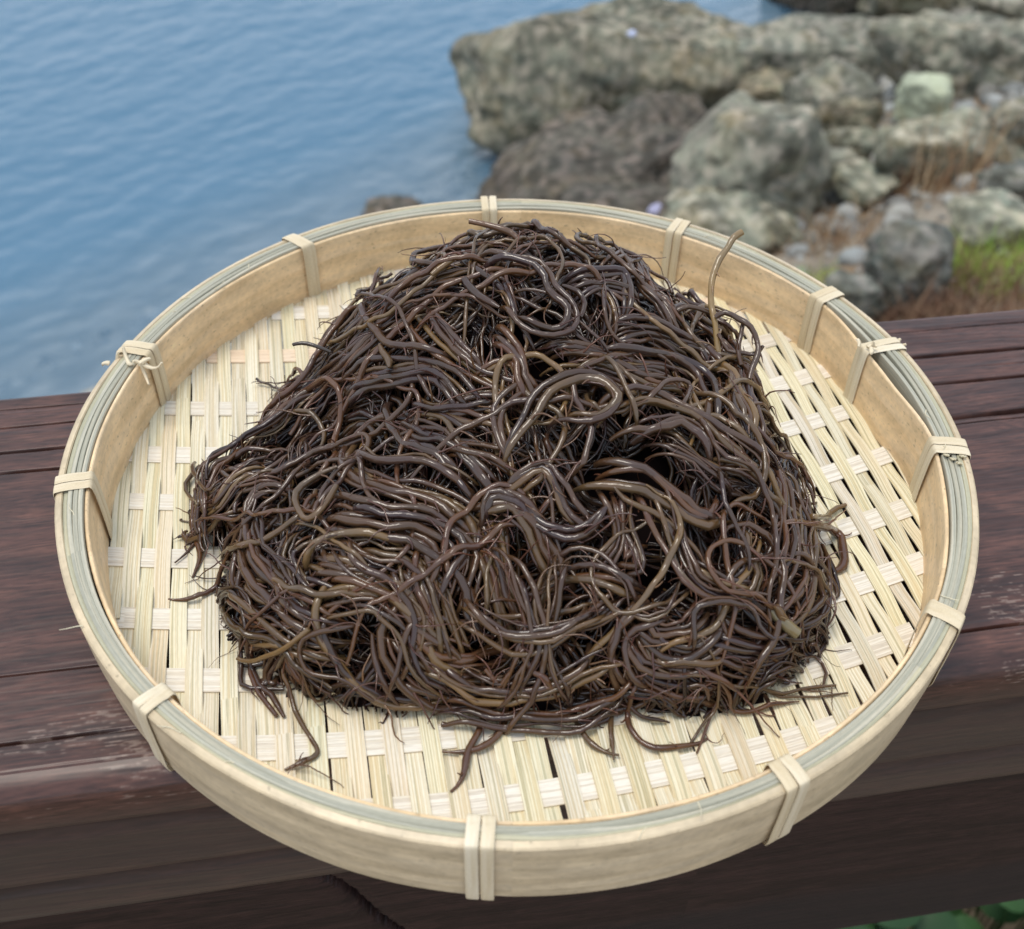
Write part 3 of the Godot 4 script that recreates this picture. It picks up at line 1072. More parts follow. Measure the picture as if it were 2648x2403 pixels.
func rock(called: String, label: String, category: String, at: Vector3, size: Vector3, yaw: float, boxy: float, rough: float, m: Material, s: int, detail: int, roll := 0.0) -> void:
	var f1 := noise(FastNoiseLite.TYPE_SIMPLEX_SMOOTH, 1.0, 4, s)
	f1.fractal_gain = 0.40
	var f2 := noise(FastNoiseLite.TYPE_CELLULAR, 1.0, 1, s + 7)
	f2.cellular_return_type = FastNoiseLite.RETURN_DISTANCE2_SUB
	var textured: bool = size.x > 0.05
	var planes: Array[Vector4] = []
	var dice := RandomNumberGenerator.new()
	dice.seed = s
	for k in 6:            # a block ...
		var side: float = -1.0 if k % 2 == 0 else 1.0
		var face := Vector3(side if k < 2 else dice.randfn() * 0.16, side if k in [2, 3] else dice.randfn() * 0.16, side if k > 3 else dice.randfn() * 0.16).normalized()
		planes.append(Vector4(face.x, face.y, face.z, dice.randf_range(0.86, 0.98)))
	for k in 11:           # ... with its corners broken off
		var face := Vector3(dice.randfn(), dice.randfn(), dice.randfn()).normalized()
		planes.append(Vector4(face.x, face.y, face.z, dice.randf_range(0.86, 1.02) * lerpf(0.92, 1.12, clampf((boxy - 2.0) / 2.0, 0.0, 1.0))))
	var b := Build.new()
	var index := {}
	var big := maxf(size.x, maxf(size.y, size.z))
	for face in 6:
		var ids := PackedInt32Array()
		for j in detail + 1:
			for k in detail + 1:
				var key := Vector3i(0, j, k) if face == 0 else Vector3i(detail, j, k) if face == 1 else Vector3i(j, 0, k) if face == 2 else Vector3i(j, detail, k) if face == 3 else Vector3i(j, k, 0) if face == 4 else Vector3i(j, k, detail)
				if not index.has(key):
					var p := (Vector3(key) / detail * 2.0 - Vector3.ONE)
					p = Vector3(tan(p.x * 0.78), tan(p.y * 0.78), tan(p.z * 0.78)).normalized()
					var sum := 0.0
					for pl in planes:
						var near: float = (p.x * pl.x + p.y * pl.y + p.z * pl.z) / pl.w
						if near > 0.0:
							sum += pow(near, 28.0)
					var r := minf(pow(sum, -1.0 / 28.0), 1.25)
					p *= r
					var q := p * size / big
					var k1 := f1.get_noise_3dv(q * 1.6)
					var k2 := f1.get_noise_3dv(q * 5.0 + Vector3(9, 9, 9))
					var k3 := f2.get_noise_3dv(q * 1.5 + Vector3(k1, k2, k1) * 0.35)
					var g := 1.0 + rough * (0.22 * k1 + 0.07 * k2 + 0.10 * (k3 + 0.45)) * clampf(big / maxf(0.001, (p * size).length()), 0.6, 1.6)
					index[key] = b.v.size()
					b.v.append(p * size * g)
					var bed := 0.5 + 0.5 * sin((q.x * 0.5 + q.y * 1.6 + q.z * 0.4) * 7.0 + 5.0 * k1)      # strata and lichen patches
					var patch := smoothstep(0.0, 0.5, f1.get_noise_3dv(q * 1.1 + Vector3(30, 0, 0)))
					b.c.append(Color(0.72, 0.72, 0.70).lerp(Color(1.0, 0.99, 0.94), bed).lerp(Color(1.15, 1.08, 0.92), patch * 0.5) if textured else Color.WHITE)
				ids.append(index[key])
		var w := detail + 1
		for j in detail:
			for k in detail:
				var p0 := ids[j * w + k]
				var p1 := ids[j * w + k + 1]
				var p2 := ids[(j + 1) * w + k]
				var p3 := ids[(j + 1) * w + k + 1]
				var out := b.v[p0] + b.v[p3]
				var nn := (b.v[p1] - b.v[p0]).cross(b.v[p2] - b.v[p0])
				if nn.dot(out) > 0.0:
					b.i.append_array(PackedInt32Array([p0, p2, p1, p1, p2, p3]))
				else:
					b.i.append_array(PackedInt32Array([p0, p1, p2, p1, p3, p2]))
	b.smooth()
	var o := obj(called, b, m, self)
	o.position = at
	o.rotation = Vector3(0, yaw, roll)
	tag(o, label, category)


var stone_mats := []


func build_rocks() -> void:
	var pics := [rock_picture(201), rock_picture(301)]
	var tints := [[1.04, 1.0, 0.92], [1.18, 1.16, 1.12], [0.82, 0.83, 0.87], [0.58, 0.52, 0.52], [1.10, 1.02, 0.87], [1.95, 2.1, 1.62], [1.42, 1.42, 1.32]]
	for k in tints.size():
		var t: Array = tints[k]
		var m := mat(0.85, 0.3, Color(t[0], t[1], t[2]))
		m.albedo_color = lin(minf(t[0] * 0.66, 1.0), minf(t[1] * 0.66, 1.0), minf(t[2] * 0.65, 1.0))
		m.albedo_texture = pics[k % 2]
		m.uv1_triplanar = true
		m.uv1_scale = Vector3.ONE * 0.6
		m.heightmap_enabled = true
		m.heightmap_texture = pics[(k + 1) % 2]
		m.heightmap_scale = 1.0
		if k == 5:
			m.albedo_texture = null
			m.albedo_color = lin(0.50, 0.53, 0.40)
		stone_mats.append(m)
	var list := [
		["huge long grey green boulder jutting into the sea at its rounded left end", 0.51, -2.48, -5.74, 0.86, 0.38, 0.46, 0, 4.5, 0.50, 0, 0],
		["long pale ridge of rock that continues the huge boulder to the right, along its top", 1.67, -2.30, -5.65, 0.72, 0.19, 0.23, 0, 4.5, 0.55, 1, 0],
		["broad grey rock at the right edge, behind the rock with the dark hollow", 2.21, -1.94, -4.89, 0.43, 0.19, 0.22, -10, 4.5, 0.60, 1, 0],
		["dark rock standing in the water at the very top, beyond the long boulder", 2.40, -2.72, -8.04, 0.61, 0.33, 0.49, 0, 2.4, 0.80, 3, 0],
		["grey brown rock at the top edge, second from the right corner", 2.82, -2.51, -7.39, 0.52, 0.21, 0.41, 20, 2.4, 0.60, 0, 0],
		["grey rock in the top right corner", 3.06, -2.18, -6.35, 0.33, 0.19, 0.29, 0, 2.3, 0.60, 1, 0],
		["long dark purplish brown boulder sloping from the water up to the right", 0.41, -2.35, -4.49, 0.68, 0.16, 0.41, 6, 2.6, 0.90, 3, 17],
		["small rounded grey green boulder leaning against the end of the huge boulder", 0.25, -2.70, -5.48, 0.19, 0.21, 0.18, 0, 2.2, 0.60, 0, -10],
		["big smooth grey boulder right of centre above the basket rim", 0.88, -1.82, -3.49, 0.34, 0.30, 0.27, 0, 2.4, 0.60, 1, 6],
		["angular speckled grey boulder with a dark gap beneath, standing between the ridge and the slabs", 1.52, -2.08, -4.69, 0.22, 0.18, 0.20, 20, 2.5, 0.60, 1, -12],
		["flat topped yellowish boulder under the pale ridge", 1.34, -2.39, -5.43, 0.23, 0.15, 0.21, 0, 2.4, 0.60, 4, 0],
		["pale greenish white rounded stone, the lightest of the rocks", 1.78, -1.84, -4.23, 0.14, 0.11, 0.11, 10, 2.3, 0.50, 5, 0],
		["large flat pale slab of rock at the right, with dry stems in front", 1.67, -1.74, -3.59, 0.32, 0.12, 0.14, 6, 2.6, 0.60, 6, -5],
		["small flat pale rock touching the left end of the large slab", 1.45, -1.97, -4.03, 0.14, 0.08, 0.07, 0, 2.4, 0.60, 6, 0],
		["olive brown boulder above the pale greenish stone", 2.08, -2.02, -4.93, 0.25, 0.15, 0.18, 0, 2.5, 0.60, 4, 8],
		["grey boulder at the right edge beside the pale greenish stone", 1.95, -1.69, -3.65, 0.16, 0.12, 0.10, 0, 2.4, 0.60, 1, 0],
		["brownish wedge of rock below the angular speckled boulder", 1.52, -2.04, -4.39, 0.16, 0.13, 0.10, 0, 2.3, 0.60, 4, 0],
		["pale green grey boulder just above the basket rim, in front of the big smooth boulder", 0.79, -1.86, -3.20, 0.26, 0.11, 0.21, 0, 2.4, 0.60, 6, -5],
		["dark blue grey boulder in the brown grass above the rail", 1.16, -1.50, -2.39, 0.14, 0.13, 0.11, 25, 2.4, 0.60, 2, 0],
		["small blue grey boulder low in the grass beside the basket rim", 0.98, -1.55, -2.29, 0.09, 0.08, 0.07, 0, 2.3, 0.60, 2, 0],
		["grey rock to the right of the big smooth boulder, beside the gravel", 1.22, -1.90, -3.67, 0.15, 0.09, 0.12, 0, 2.4, 0.60, 1, 0],
		["dark blue grey rock at the right edge below the large slab", 1.70, -1.59, -3.04, 0.12, 0.06, 0.10, 0, 2.4, 0.60, 2, 0],
		["low dark brown rock half hidden by the far rim of the basket", 0.43, -2.21, -3.87, 0.27, 0.05, 0.21, 0, 2.4, 0.60, 3, 0],
		["small brown rock awash beyond the rim, left of the other rocks", -0.67, -2.80, -4.76, 0.17, 0.06, 0.14, 0, 2.3, 0.60, 3, 0],
		["flat light grey rock at the right edge above the green grass", 1.53, -1.56, -2.77, 0.15, 0.06, 0.14, 0, 2.6, 0.60, 6, 0],
		["thin pale rock lying in the gravel under the slabs", 1.34, -1.83, -3.46, 0.13, 0.05, 0.12, 0, 2.4, 0.60, 6, 0],
	]
	for k in list.size():
		var r: Array = list[k]
		rock("boulder_%03d" % (k + 1), r[0], "boulder", Vector3(r[1], r[2], r[3]), Vector3(r[4], r[5], r[6]), deg_to_rad(r[7]), r[8], r[9], stone_mats[r[10]], 400 + k * 13, 52 if r[4] > 0.35 else 30, deg_to_rad(r[11]))
	# loose stones and gravel between the boulders
	rng.seed = 61
	var pebble := Build.new()
	var shape := [Vector3(1, 0, 0), Vector3(-1, 0, 0), Vector3(0, 1, 0), Vector3(0, -1, 0), Vector3(0, 0, 1), Vector3(0, 0, -1)]
	var f1 := noise(FastNoiseLite.TYPE_SIMPLEX_SMOOTH, 1.0, 2, 77)
	var w := 9
	for j in w:
		for k in w + 1:
			var p := Vector3(cos(TAU * k / w) * sin(PI * j / (w - 1)), cos(PI * j / (w - 1)), sin(TAU * k / w) * sin(PI * j / (w - 1)))
			var g := 1.0 + 0.35 * f1.get_noise_3dv(p * 1.2)
			pebble.v.append(p * g * Vector3(1.0, 0.6, 0.8))
	pebble.quad_grid(w, w + 1, 0, true)
	pebble.smooth()
	var mm := MultiMesh.new()
	mm.transform_format = MultiMesh.TRANSFORM_3D
	mm.use_colors = true
	mm.mesh = pebble.mesh()
	mm.instance_count = 7000
	var k := 0
	while k < mm.instance_count:
		var x := rng.randf_range(-4.2, 3.4)
		var z := rng.randf_range(-6.6, -0.7)
		var d := 0.6974 * x + 0.7167 * z + 3.7954
		if d < -0.5 or d > 3.0 or (x < -0.9 and d > -0.3) or rng.randf() > 1.1 - 0.28 * absf(d - 0.6):
			continue
		var r := 0.012 + 0.05 * pow(rng.randf(), 4.0)
		if rng.randf() < 0.02:
			r *= 1.8
		if d < 0.1 and r > 0.10 * maxf(-d, 0.0):
			continue
		var t := Transform3D(Basis(Vector3.UP, rng.randf() * TAU) * Basis(Vector3.RIGHT, rng.randfn() * 0.3), Vector3(x, land(x, z) + r * 0.15, z)).scaled_local(Vector3.ONE * r)
		mm.set_instance_transform(k, t)
		var g := rng.randf_range(0.16, 0.46)
		var warm := rng.randf_range(-0.04, 0.06)
		mm.set_instance_color(k, Color(g * (1.0 + warm), g, g * (0.93 - warm)))
		k += 1
	var stones := MultiMeshInstance3D.new()
	stones.name = "pebbles"
	stones.multimesh = mm
	stones.material_override = mat(0.8, 0.3)
	add_child(stones, true)
	stones.set_meta("kind", "stuff")
	stones.set_meta("label", "grey pebbles and gravel scattered along the waterline and the bank")
	stones.set_meta("category", "pebbles")
	# two pale scraps lying on the rocks
	rock("shell", "small bluish white shell lying on top of the long boulder", "shell", Vector3(0.314, -0.982, -2.753), Vector3(0.014, 0.008, 0.011), 0.4, 2.2, 0.3, mat(0.4, 0.5, lin(0.52, 0.56, 0.74), false), 900, 10)
	rock("shell_001", "lilac white shell lying low between dark boulders just above the basket rim", "shell", Vector3(0.282, -0.909, -1.680), Vector3(0.018, 0.008, 0.012), 1.0, 2.2, 0.3, mat(0.4, 0.5, lin(0.36, 0.34, 0.46), false), 901, 10)


# grass: blades from the ground, tapering, in one mesh
func blades(b: Build, x: float, z: float, count: int, spread: float, tall: float, wide: float, cols: Array, droop: float) -> void:
	for k in count:
		var a := rng.randf() * TAU
		var r := spread * sqrt(rng.randf())
		var px := x + cos(a) * r
		var pz := z + sin(a) * r
		var p := Vector3(px, land(px, pz) - 0.01, pz)
		var d := Vector3(rng.randfn() * 0.35, 1.0, rng.randfn() * 0.35).normalized()
		var pull := Vector3(rng.randfn(), -0.5, rng.randfn()).normalized() * droop * rng.randf()
		var h := tall * rng.randf_range(0.5, 1.1)
		var c: Color = cols[rng.randi() % cols.size()]
		var side := d.cross(Vector3(rng.randfn(), 0.1, rng.randfn())).normalized() * wide
		var first := b.v.size()
		for q in 6:
			var w := side * (1.0 - q / 5.2)
			b.v.append(p - w)
			b.v.append(p + w)
			b.c.append(c)
			b.c.append(c)
			p += d * h / 5.0
			d = (d + pull * 0.5).normalized()
		b.quad_grid(6, 2, first)


func build_plants() -> void:
	rng.seed = 88
	var gm := mat(0.7, 0.3)
	gm.backlight_enabled = true
	gm.backlight = Color(0.4, 0.4, 0.3)
	var straw := [Color(0.44, 0.30, 0.17), Color(0.38, 0.23, 0.13), Color(0.52, 0.40, 0.26), Color(0.27, 0.155, 0.095)]
	var dry := Build.new()
	for k in 90:
		var x := rng.randf_range(0.25, 2.4)
		var z := rng.randf_range(-3.3, -1.5)
		blades(dry, x, z, 26, 0.12, 0.10, 0.0022, straw, 0.9)
	dry.smooth()
	var o := obj("dry_grass", dry, gm, self)
	o.set_meta("kind", "stuff")
	o.set_meta("label", "low dead brown grass over the bank above the rail")
	o.set_meta("category", "grass")
	var tufts := [
		["tall dry straw stems standing in front of the large flat slab", 0, 1.60, -3.41, 110, 0.20, 0.36, 0.0034, 0, 0.25],
		["thin dry stems at the right edge of the slab", 0, 1.76, -3.21, 50, 0.10, 0.28, 0.0030, 0, 0.30],
		["reddish dry grass tuft beside the far rim right of centre", 0, 1.09, -3.12, 260, 0.20, 0.15, 0.0030, 0, 0.80],
		["tangled heap of brown dead grass just above the rail at the right", 0, 1.23, -2.31, 700, 0.24, 0.20, 0.0028, 1, 1.30],
		["second tangle of brown dead grass, left of the larger tangle and behind the rail", 0, 1.09, -2.31, 300, 0.14, 0.12, 0.0028, 1, 1.30],
		["bright green grass tuft at the right edge above the rail", 0, 1.47, -2.44, 260, 0.18, 0.16, 0.0030, 2, 0.80],
		["small patch of green grass among the dry grass near the basket rim", 0, 0.97, -2.68, 140, 0.10, 0.08, 0.0030, 2, 0.80],
		["green grass growing on the rocks at the right edge, farther back", 0, 1.44, -2.59, 70, 0.10, 0.12, 0.0025, 2, 0.70],
	]
	for k in tufts.size():
		var t: Array = tufts[k]
		var b := Build.new()
		blades(b, t[2], t[3], t[4], t[5], t[6], t[7], straw if t[8] == 0 else [Color(0.16, 0.085, 0.055), Color(0.24, 0.14, 0.09), Color(0.30, 0.19, 0.12)] if t[8] == 1 else [Color(0.26, 0.42, 0.06), Color(0.38, 0.52, 0.10), Color(0.48, 0.54, 0.15)], t[9])
		b.smooth()
		var g := obj("grass_tuft_%03d" % (k + 1), b, gm, self)
		tag(g, t[0], "grass tuft")
	dry = null
	# broad leaved plant on the ground below the rail, at the bottom right of the picture
	var lm := mat(0.45, 0.45)
	lm.backlight_enabled = true
	lm.backlight = Color(0.3, 0.5, 0.15)
	var plant := thing("leafy_plant", "low green plant with rounded leaves growing on the ground below the rail", "plant", Vector3(0.60, -1.1, -0.26))
	var stems := Build.new()
	for k in 300:
		var a := rng.randf() * TAU
		var r := 0.32 * sqrt(rng.randf())
		var top := Vector3(cos(a) * r * 1.3, 0.07 + rng.randf() * 0.13, sin(a) * r * 0.8)
		var size := rng.randf_range(0.018, 0.034)
		var up := Vector3(rng.randfn() * 0.4, 1.0, rng.randfn() * 0.4 + 0.2).normalized()
		var fwd := Vector3(cos(a), 0.1, sin(a)).cross(up).cross(up).normalized()
		var right := fwd.cross(up).normalized()
		var g := rng.randf_range(0.7, 1.25)
		var c := Color(0.032 * g, 0.082 * g, 0.022 * g)
		var b := Build.new()
		for ring in 4:
			for q in 13:
				var t := TAU * q / 12.0
				var rr := size * ring / 3.0
				b.v.append(top + (fwd * cos(t) * 1.15 + right * sin(t)) * rr * (1.0 - 0.12 * sin(t * 1.0)) - up * rr * rr * 6.0 + up * 0.10 * rr * absf(sin(t)))
				b.c.append(c)
		b.quad_grid(4, 13, 0)
		b.smooth()
		obj("leaf_%03d" % (k + 1), b, lm, plant)
		stems.tube(PackedVector3Array([Vector3(top.x * 0.5, -0.02, top.z * 0.5), top * 0.6 + Vector3(0, 0.005, 0), top]), PackedFloat32Array([0.002, 0.0015, 0.001]), PackedColorArray([c, c, c]), 5, 0.0, 0.0)
	var so := obj("stems", stems, lm, plant)
	so.set_meta("kind", "stuff")


func _ready() -> void:
	var cam := Camera3D.new()
	cam.name = "camera"
	cam.near = 0.02
	cam.far = 1500.0
	add_child(cam)
	cam.fov = 47.076
	cam.position = Vector3(-0.00195, 0.24253, 0.26809)
	cam.basis = Basis(Vector3.RIGHT, deg_to_rad(-44.178)) * Basis(Vector3.BACK, deg_to_rad(1.069))
	var eye := CameraAttributesPhysical.new()
	eye.frustum_focal_length = 50.0
	eye.frustum_focus_distance = 0.345
	eye.exposure_aperture = 18.0
	eye.exposure_multiplier = 1.0
	var sky := ProceduralSkyMaterial.new()
	sky.sky_top_color = Color(0.74, 0.80, 0.88)
	sky.sky_horizon_color = Color(0.90, 0.93, 0.96)
	sky.sky_curve = 0.25
	sky.sky_energy_multiplier = 1.0
	sky.ground_bottom_color = Color(0.10, 0.11, 0.11)
	sky.ground_horizon_color = Color(0.45, 0.50, 0.54)
	var env := Environment.new()
	env.background_mode = Environment.BG_SKY
	env.sky = Sky.new()
	env.sky.sky_material = sky
	env.tonemap_mode = Environment.TONE_MAPPER_LINEAR
	env.tonemap_exposure = 1.42
	env.sdfgi_enabled = true
	env.ssao_enabled = true
	env.ssil_enabled = true
	var world := WorldEnvironment.new()
	world.name = "world"
	world.environment = env
	world.camera_attributes = eye
	add_child(world)
	var sun := DirectionalLight3D.new()
	sun.name = "sun"
	sun.light_color = Color(1.0, 0.97, 0.92)
	sun.light_energy = 0.45
	sun.light_angular_distance = 24.0
	sun.shadow_enabled = true
	sun.sky_mode = DirectionalLight3D.SKY_MODE_LIGHT_ONLY
	add_child(sun)
	sun.basis = Basis.looking_at(-Vector3(-0.24, 1.0, -0.02), Vector3.UP)

	build_ground()
	build_rail()
	build_basket()
	guides_of_the_heap()
	var wet := mat(0.21, 0.6)
	var lumps := NoiseTexture2D.new()
	lumps.width = 256
	lumps.height = 256
	lumps.seamless = true
	lumps.noise = noise(FastNoiseLite.TYPE_SIMPLEX_SMOOTH, 0.035, 3, 8)
	wet.heightmap_enabled = true
	wet.heightmap_texture = lumps
	wet.heightmap_scale = 0.022
	wet.uv1_triplanar = true
	wet.uv1_scale = Vector3.ONE * 22.0
	wet.backlight_enabled = true
	wet.backlight = Color(0.34, 0.19, 0.08)
	build_seaweed(wet)
	build_rocks()
	build_plants()


func guides_of_the_heap() -> void:
	lock(6, 2.0, [-1, 45, -30, -18, 43, -34, -36, 36, -34, -48, 30, -33, -57, 22, -29, -67, 11, -29])
	lock(8, 2.2, [-20, 41, -19, -32, 37, -21, -43, 31, -20, -52, 23, -17, -60, 15, -15, -70, 3, -18, -78, 0, -12, -86, -6, -5, -93, -7, -1])
	lock(6, 2.0, [-40, 33, -20, -49, 26, -16, -58, 18, -14, -71, 2, -18, -80, 0, -12, -88, -3, -3, -97, -8, 1, -106, -8, 10])
	lock(1, 2.6, [-54, 28, -28, -50, 29, -18, -44, 29, -8, -37, 31, -3, -30, 33, 0])
	lock(1, 2.6, [-46, 28, -8, -43, 26, -3, -42, 25, 1])
	lock(4, 2.4, [-33, 35, -14, -30, 34, -7, -24, 33, 0, -18, 32, 7, -11, 31, 12, 0, 31, 18])
	lock(2, 2.0, [-29, 38, -12, -24, 38, -6, -19, 36, 2, -14, 34, 8])
	lock(5, 2.6, [-59, 11, -4, -54, 17, -3, -45, 23, -1, -34, 28, 3, -27, 29, 7, -21, 29, 13, -17, 28, 18])
	lock(4, 2.0, [-58, 10, -3, -60, 6, -2, -64, 0, -2, -61, -2, 5])
	lock(2, 2.8, [-46, 15, 10, -37, 18, 24, -30, 21, 32, -22, 21, 39, -16, 20, 46])
	lock(3, 2.8, [-42, 15, 13, -32, 20, 24, -23, 23, 29, -16, 22, 37, -10, 21, 44])
	lock(2, 2.8, [-50, 13, 24, -43, 16, 32, -36, 18, 34, -29, 20, 36, -20, 21, 42, -15, 20, 47])
	lock(5, 3.0, [-44, 13, 14, -51, 7, 13, -54, 8, 22, -50, 12, 34, -41, 14, 42, -30, 15, 46, -21, 15, 50, -14, 13, 54, -11, 9, 60, -12, 6, 68])
	lock(4, 2.4, [-33, 21, 14, -24, 24, 19, -16, 27, 19, -9, 29, 19])
	lock(4, 2.4, [-31, 20, 19, -24, 22, 23, -19, 23, 30])
	lock(4, 2.2, [-27, 22, 18, -16, 25, 23, -9, 26, 27])
	lock(4, 2.6, [-18, 22, 33, -11, 23, 35, -5, 23, 38])
	lock(6, 1.5, [-73, 1, 17, -73, -1, 6, -67, -4, 0, -61, 1, 12])
	lock(2, 2.6, [-21, 44, -37, -14, 45, -28, -7, 45, -22])
	lock(1, 3.0, [-18, 45, -21, -13, 45, -13, -7, 44, -7])
	lock(1, 2.6, [-30, 42, -28, -26, 43, -31, -21, 45, -34])
	lock(6, 2.2, [-32, 37, -44, -25, 39, -48, -16, 42, -46, -7, 44, -45, 0, 44, -45])
	lock(2, 2.2, [-7, 45, -26, -5, 44, -17, -4, 43, -13, -2, 41, -7, 1, 39, -1, 1, 37, 5])
	lock(2, 2.6, [-13, 48, -31, -6, 49, -29, 2, 49, -27, 7, 48, -22, 10, 46, -15, 14, 45, -10, 16, 43, -6, 15, 42, -1, 10, 41, 1, 4, 42, 0, 0, 43, -3, -3, 45, -8])
	lock(2, 3.0, [1, 45, -15, 7, 44, -13, 13, 43, -10, 18, 41, -4, 22, 39, -1, 27, 37, 3])
	lock(1, 2.0, [13, 46, -17, 18, 44, -16, 20, 43, -11, 19, 42, -6])
	lock(1, 2.6, [26, 36, 7, 21, 36, 11, 17, 35, 16, 16, 33, 21, 19, 31, 28, 21, 30, 34, 19, 27, 42, 18, 26, 44])
	lock(2, 3.0, [-4, 24, 44, -2, 27, 37, 3, 30, 30, 6, 33, 23, 11, 35, 19, 18, 35, 16, 24, 35, 17, 28, 34, 21, 29, 33, 24, 26, 32, 29, 21, 32, 31, 15, 32, 29, 9, 32, 27])
	lock(1, 2.0, [27, 37, 9, 29, 36, 14, 31, 34, 20, 33, 33, 24])
	lock(3, 2.8, [29, 32, 23, 36, 32, 20, 42, 30, 18, 47, 29, 19, 53, 28, 22, 58, 26, 26, 64, 24, 31, 70, 22, 34, 74, 20, 36])
	lock(3, 2.8, [36, 30, 32, 44, 29, 28, 49, 29, 26, 54, 27, 28, 57, 26, 32, 59, 24, 37])
	lock(1, 2.0, [41, 31, 17, 46, 30, 11, 51, 28, 8, 54, 26, 9, 52, 28, 17])
	lock(3, 2.8, [30, 35, 4, 37, 33, 1, 46, 30, -3, 53, 26, -5, 58, 24, -2, 60, 24, 7, 60, 25, 16, 58, 25, 23])
	lock(4, 2.2, [34, 36, -7, 38, 35, -8, 44, 32, -12, 50, 29, -12, 56, 24, -13])
	lock(3, 2.6, [35, 37, -9, 44, 34, -13, 51, 29, -15, 58, 25, -16, 62, 24, -14, 64, 23, -9])
	lock(3, 2.4, [59, 23, -7, 64, 24, -8, 69, 25, -2, 70, 25, 6, 72, 24, 13, 72, 24, 21])
	lock(6, 2.4, [14, 36, 4, 21, 35, 4, 29, 33, 5, 37, 30, 6, 43, 28, 4, 52, 24, 2])
	lock(5, 2.4, [24, 34, 8, 32, 31, 9, 40, 28, 11, 48, 26, 11])
	lock(8, 2.0, [32, 39, -45, 39, 32, -59, 41, 33, -52, 43, 35, -35, 48, 33, -29, 52, 30, -24, 56, 26, -20])
	lock(2, 2.4, [22, 45, -28, 28, 43, -30, 34, 41, -34, 36, 40, -29, 36, 39, -20])
	lock(3, 2.2, [24, 43, -21, 29, 41, -25, 35, 39, -25])
	lock(5, 2.0, [20, 43, -23, 26, 42, -21, 29, 40, -18, 30, 39, -12])
	lock(2, 2.0, [55, 28, -31, 67, 17, -46, 72, 20, -39, 78, 20, -35, 81, 18, -30, 82, 15, -24, 80, 13, -18])
	lock(6, 2.0, [72, 21, -8, 73, 22, 2, 73, 22, 12, 73, 21, 22, 74, 19, 26])
	lock(6, 2.0, [67, 23, -1, 66, 24, 9, 67, 24, 19, 69, 22, 26])
	lock(7, 1.5, [46, 26, 33, 51, 24, 36, 56, 22, 40, 62, 19, 42])
	lock(2, 2.2, [59, 26, 25, 63, 25, 29, 68, 23, 33, 73, 20, 36, 71, 20, 40, 65, 22, 39])
	lock(3, 2.6, [-6, 38, 1, -2, 37, 5, 0, 36, 10, 1, 34, 14, 4, 32, 18])
	lock(2, 2.2, [-10, 34, 10, -5, 35, 9, -2, 34, 13, -1, 32, 17])
	lock(2, 2.6, [0, 32, 17, -5, 30, 22, -7, 28, 26, -6, 27, 33, -4, 25, 38])
	lock(2, 2.4, [-10, 17, 54, -8, 19, 51, -3, 19, 52, 1, 18, 54, 4, 16, 56, 8, 15, 59, 14, 14, 61, 19, 15, 61, 23, 18, 58])
	lock(4, 3.0, [-8, 16, 54, -3, 17, 53, 1, 16, 55, 5, 13, 58, 7, 9, 62, 9, 6, 66, 10, 3, 69])
	lock(3, 2.4, [-5, 20, 48, 1, 23, 46, 7, 24, 44, 10, 23, 47, 12, 21, 50, 14, 18, 54, 18, 16, 58])
	lock(4, 2.8, [23, 24, 46, 29, 24, 46, 36, 24, 47, 41, 22, 49, 46, 20, 52, 50, 18, 55, 55, 17, 56, 59, 17, 53])
	lock(5, 2.2, [42, 20, 54, 44, 17, 59, 46, 14, 65, 48, 12, 71, 51, 10, 75, 57, 7, 77, 64, 6, 76, 71, 3, 76])
	lock(3, 2.6, [28, 20, 54, 29, 16, 60, 28, 13, 65, 24, 9, 69])
	lock(4, 2.4, [31, 18, 56, 32, 15, 60, 34, 13, 66, 34, 11, 70, 30, 10, 69])
	lock(3, 2.8, [6, -2, 73, 9, 2, 70, 15, 6, 69, 21, 9, 70, 27, 10, 73, 31, 9, 75])
	lock(2, 2.0, [12, 8, 66, 15, 11, 65, 21, 12, 66, 26, 12, 69, 30, 11, 74, 32, 9, 77, 33, 7, 80])
	lock(4, 2.4, [4, -4, 73, 6, -7, 76, 12, -6, 79, 19, -2, 81, 24, 2, 80, 28, 5, 77])
	lock(2, 2.2, [7, 0, 69, 3, -3, 73, 4, -7, 77, 7, -12, 80])
	lock(2, 2.2, [7, -11, 81, 14, -5, 83, 21, 0, 83, 28, 5, 82, 33, 5, 82, 37, 5, 84, 42, 6, 83, 44, 8, 81, 48, 10, 78])
	lock(4, 2.4, [34, 4, 83, 30, 0, 85, 29, -4, 88, 30, -9, 92, 32, -13, 94])
	lock(6, 2.4, [36, 2, 83, 39, 0, 86, 45, -1, 86, 50, 0, 86, 55, 2, 82])
	lock(6, 2.4, [35, -1, 86, 38, -4, 90, 44, -5, 91, 50, -5, 91, 56, -2, 88])
	lock(6, 2.4, [36, -4, 89, 38, -8, 92, 43, -10, 94, 50, -11, 94, 55, -11, 94])
	lock(2, 1.6, [50, 0, 90, 50, 5, 85, 51, 8, 82, 57, 9, 80, 65, 6, 80, 69, 3, 81, 74, -3, 83, 78, -4, 81, 80, -3, 78, 78, 0, 78])
	lock(2, 1.8, [50, 2, 86, 54, -2, 88, 57, -7, 91, 59, -13, 94, 59, -20, 96, 56, -22, 100, 52, -22, 106])
	lock(6, 2.0, [83, 9, 29, 83, 7, 37, 82, 6, 47, 81, 5, 56, 78, 4, 65])
	lock(5, 2.6, [91, 0, 25, 92, -3, 34, 89, 0, 51, 89, -3, 59, 87, -4, 67, 81, -4, 75])
	lock(4, 2.2, [92, -5, 54, 97, -13, 54, 95, -13, 62, 89, -10, 71])
	lock(1, 3.0, [84, 4, 46, 96, -8, 35, 108, -23, 26, 109, -23, 34, 107, -23, 41, 103, -23, 42])
	lock(1, 2.2, [93, -4, 36, 108, -23, 17, 114, -23, 12])
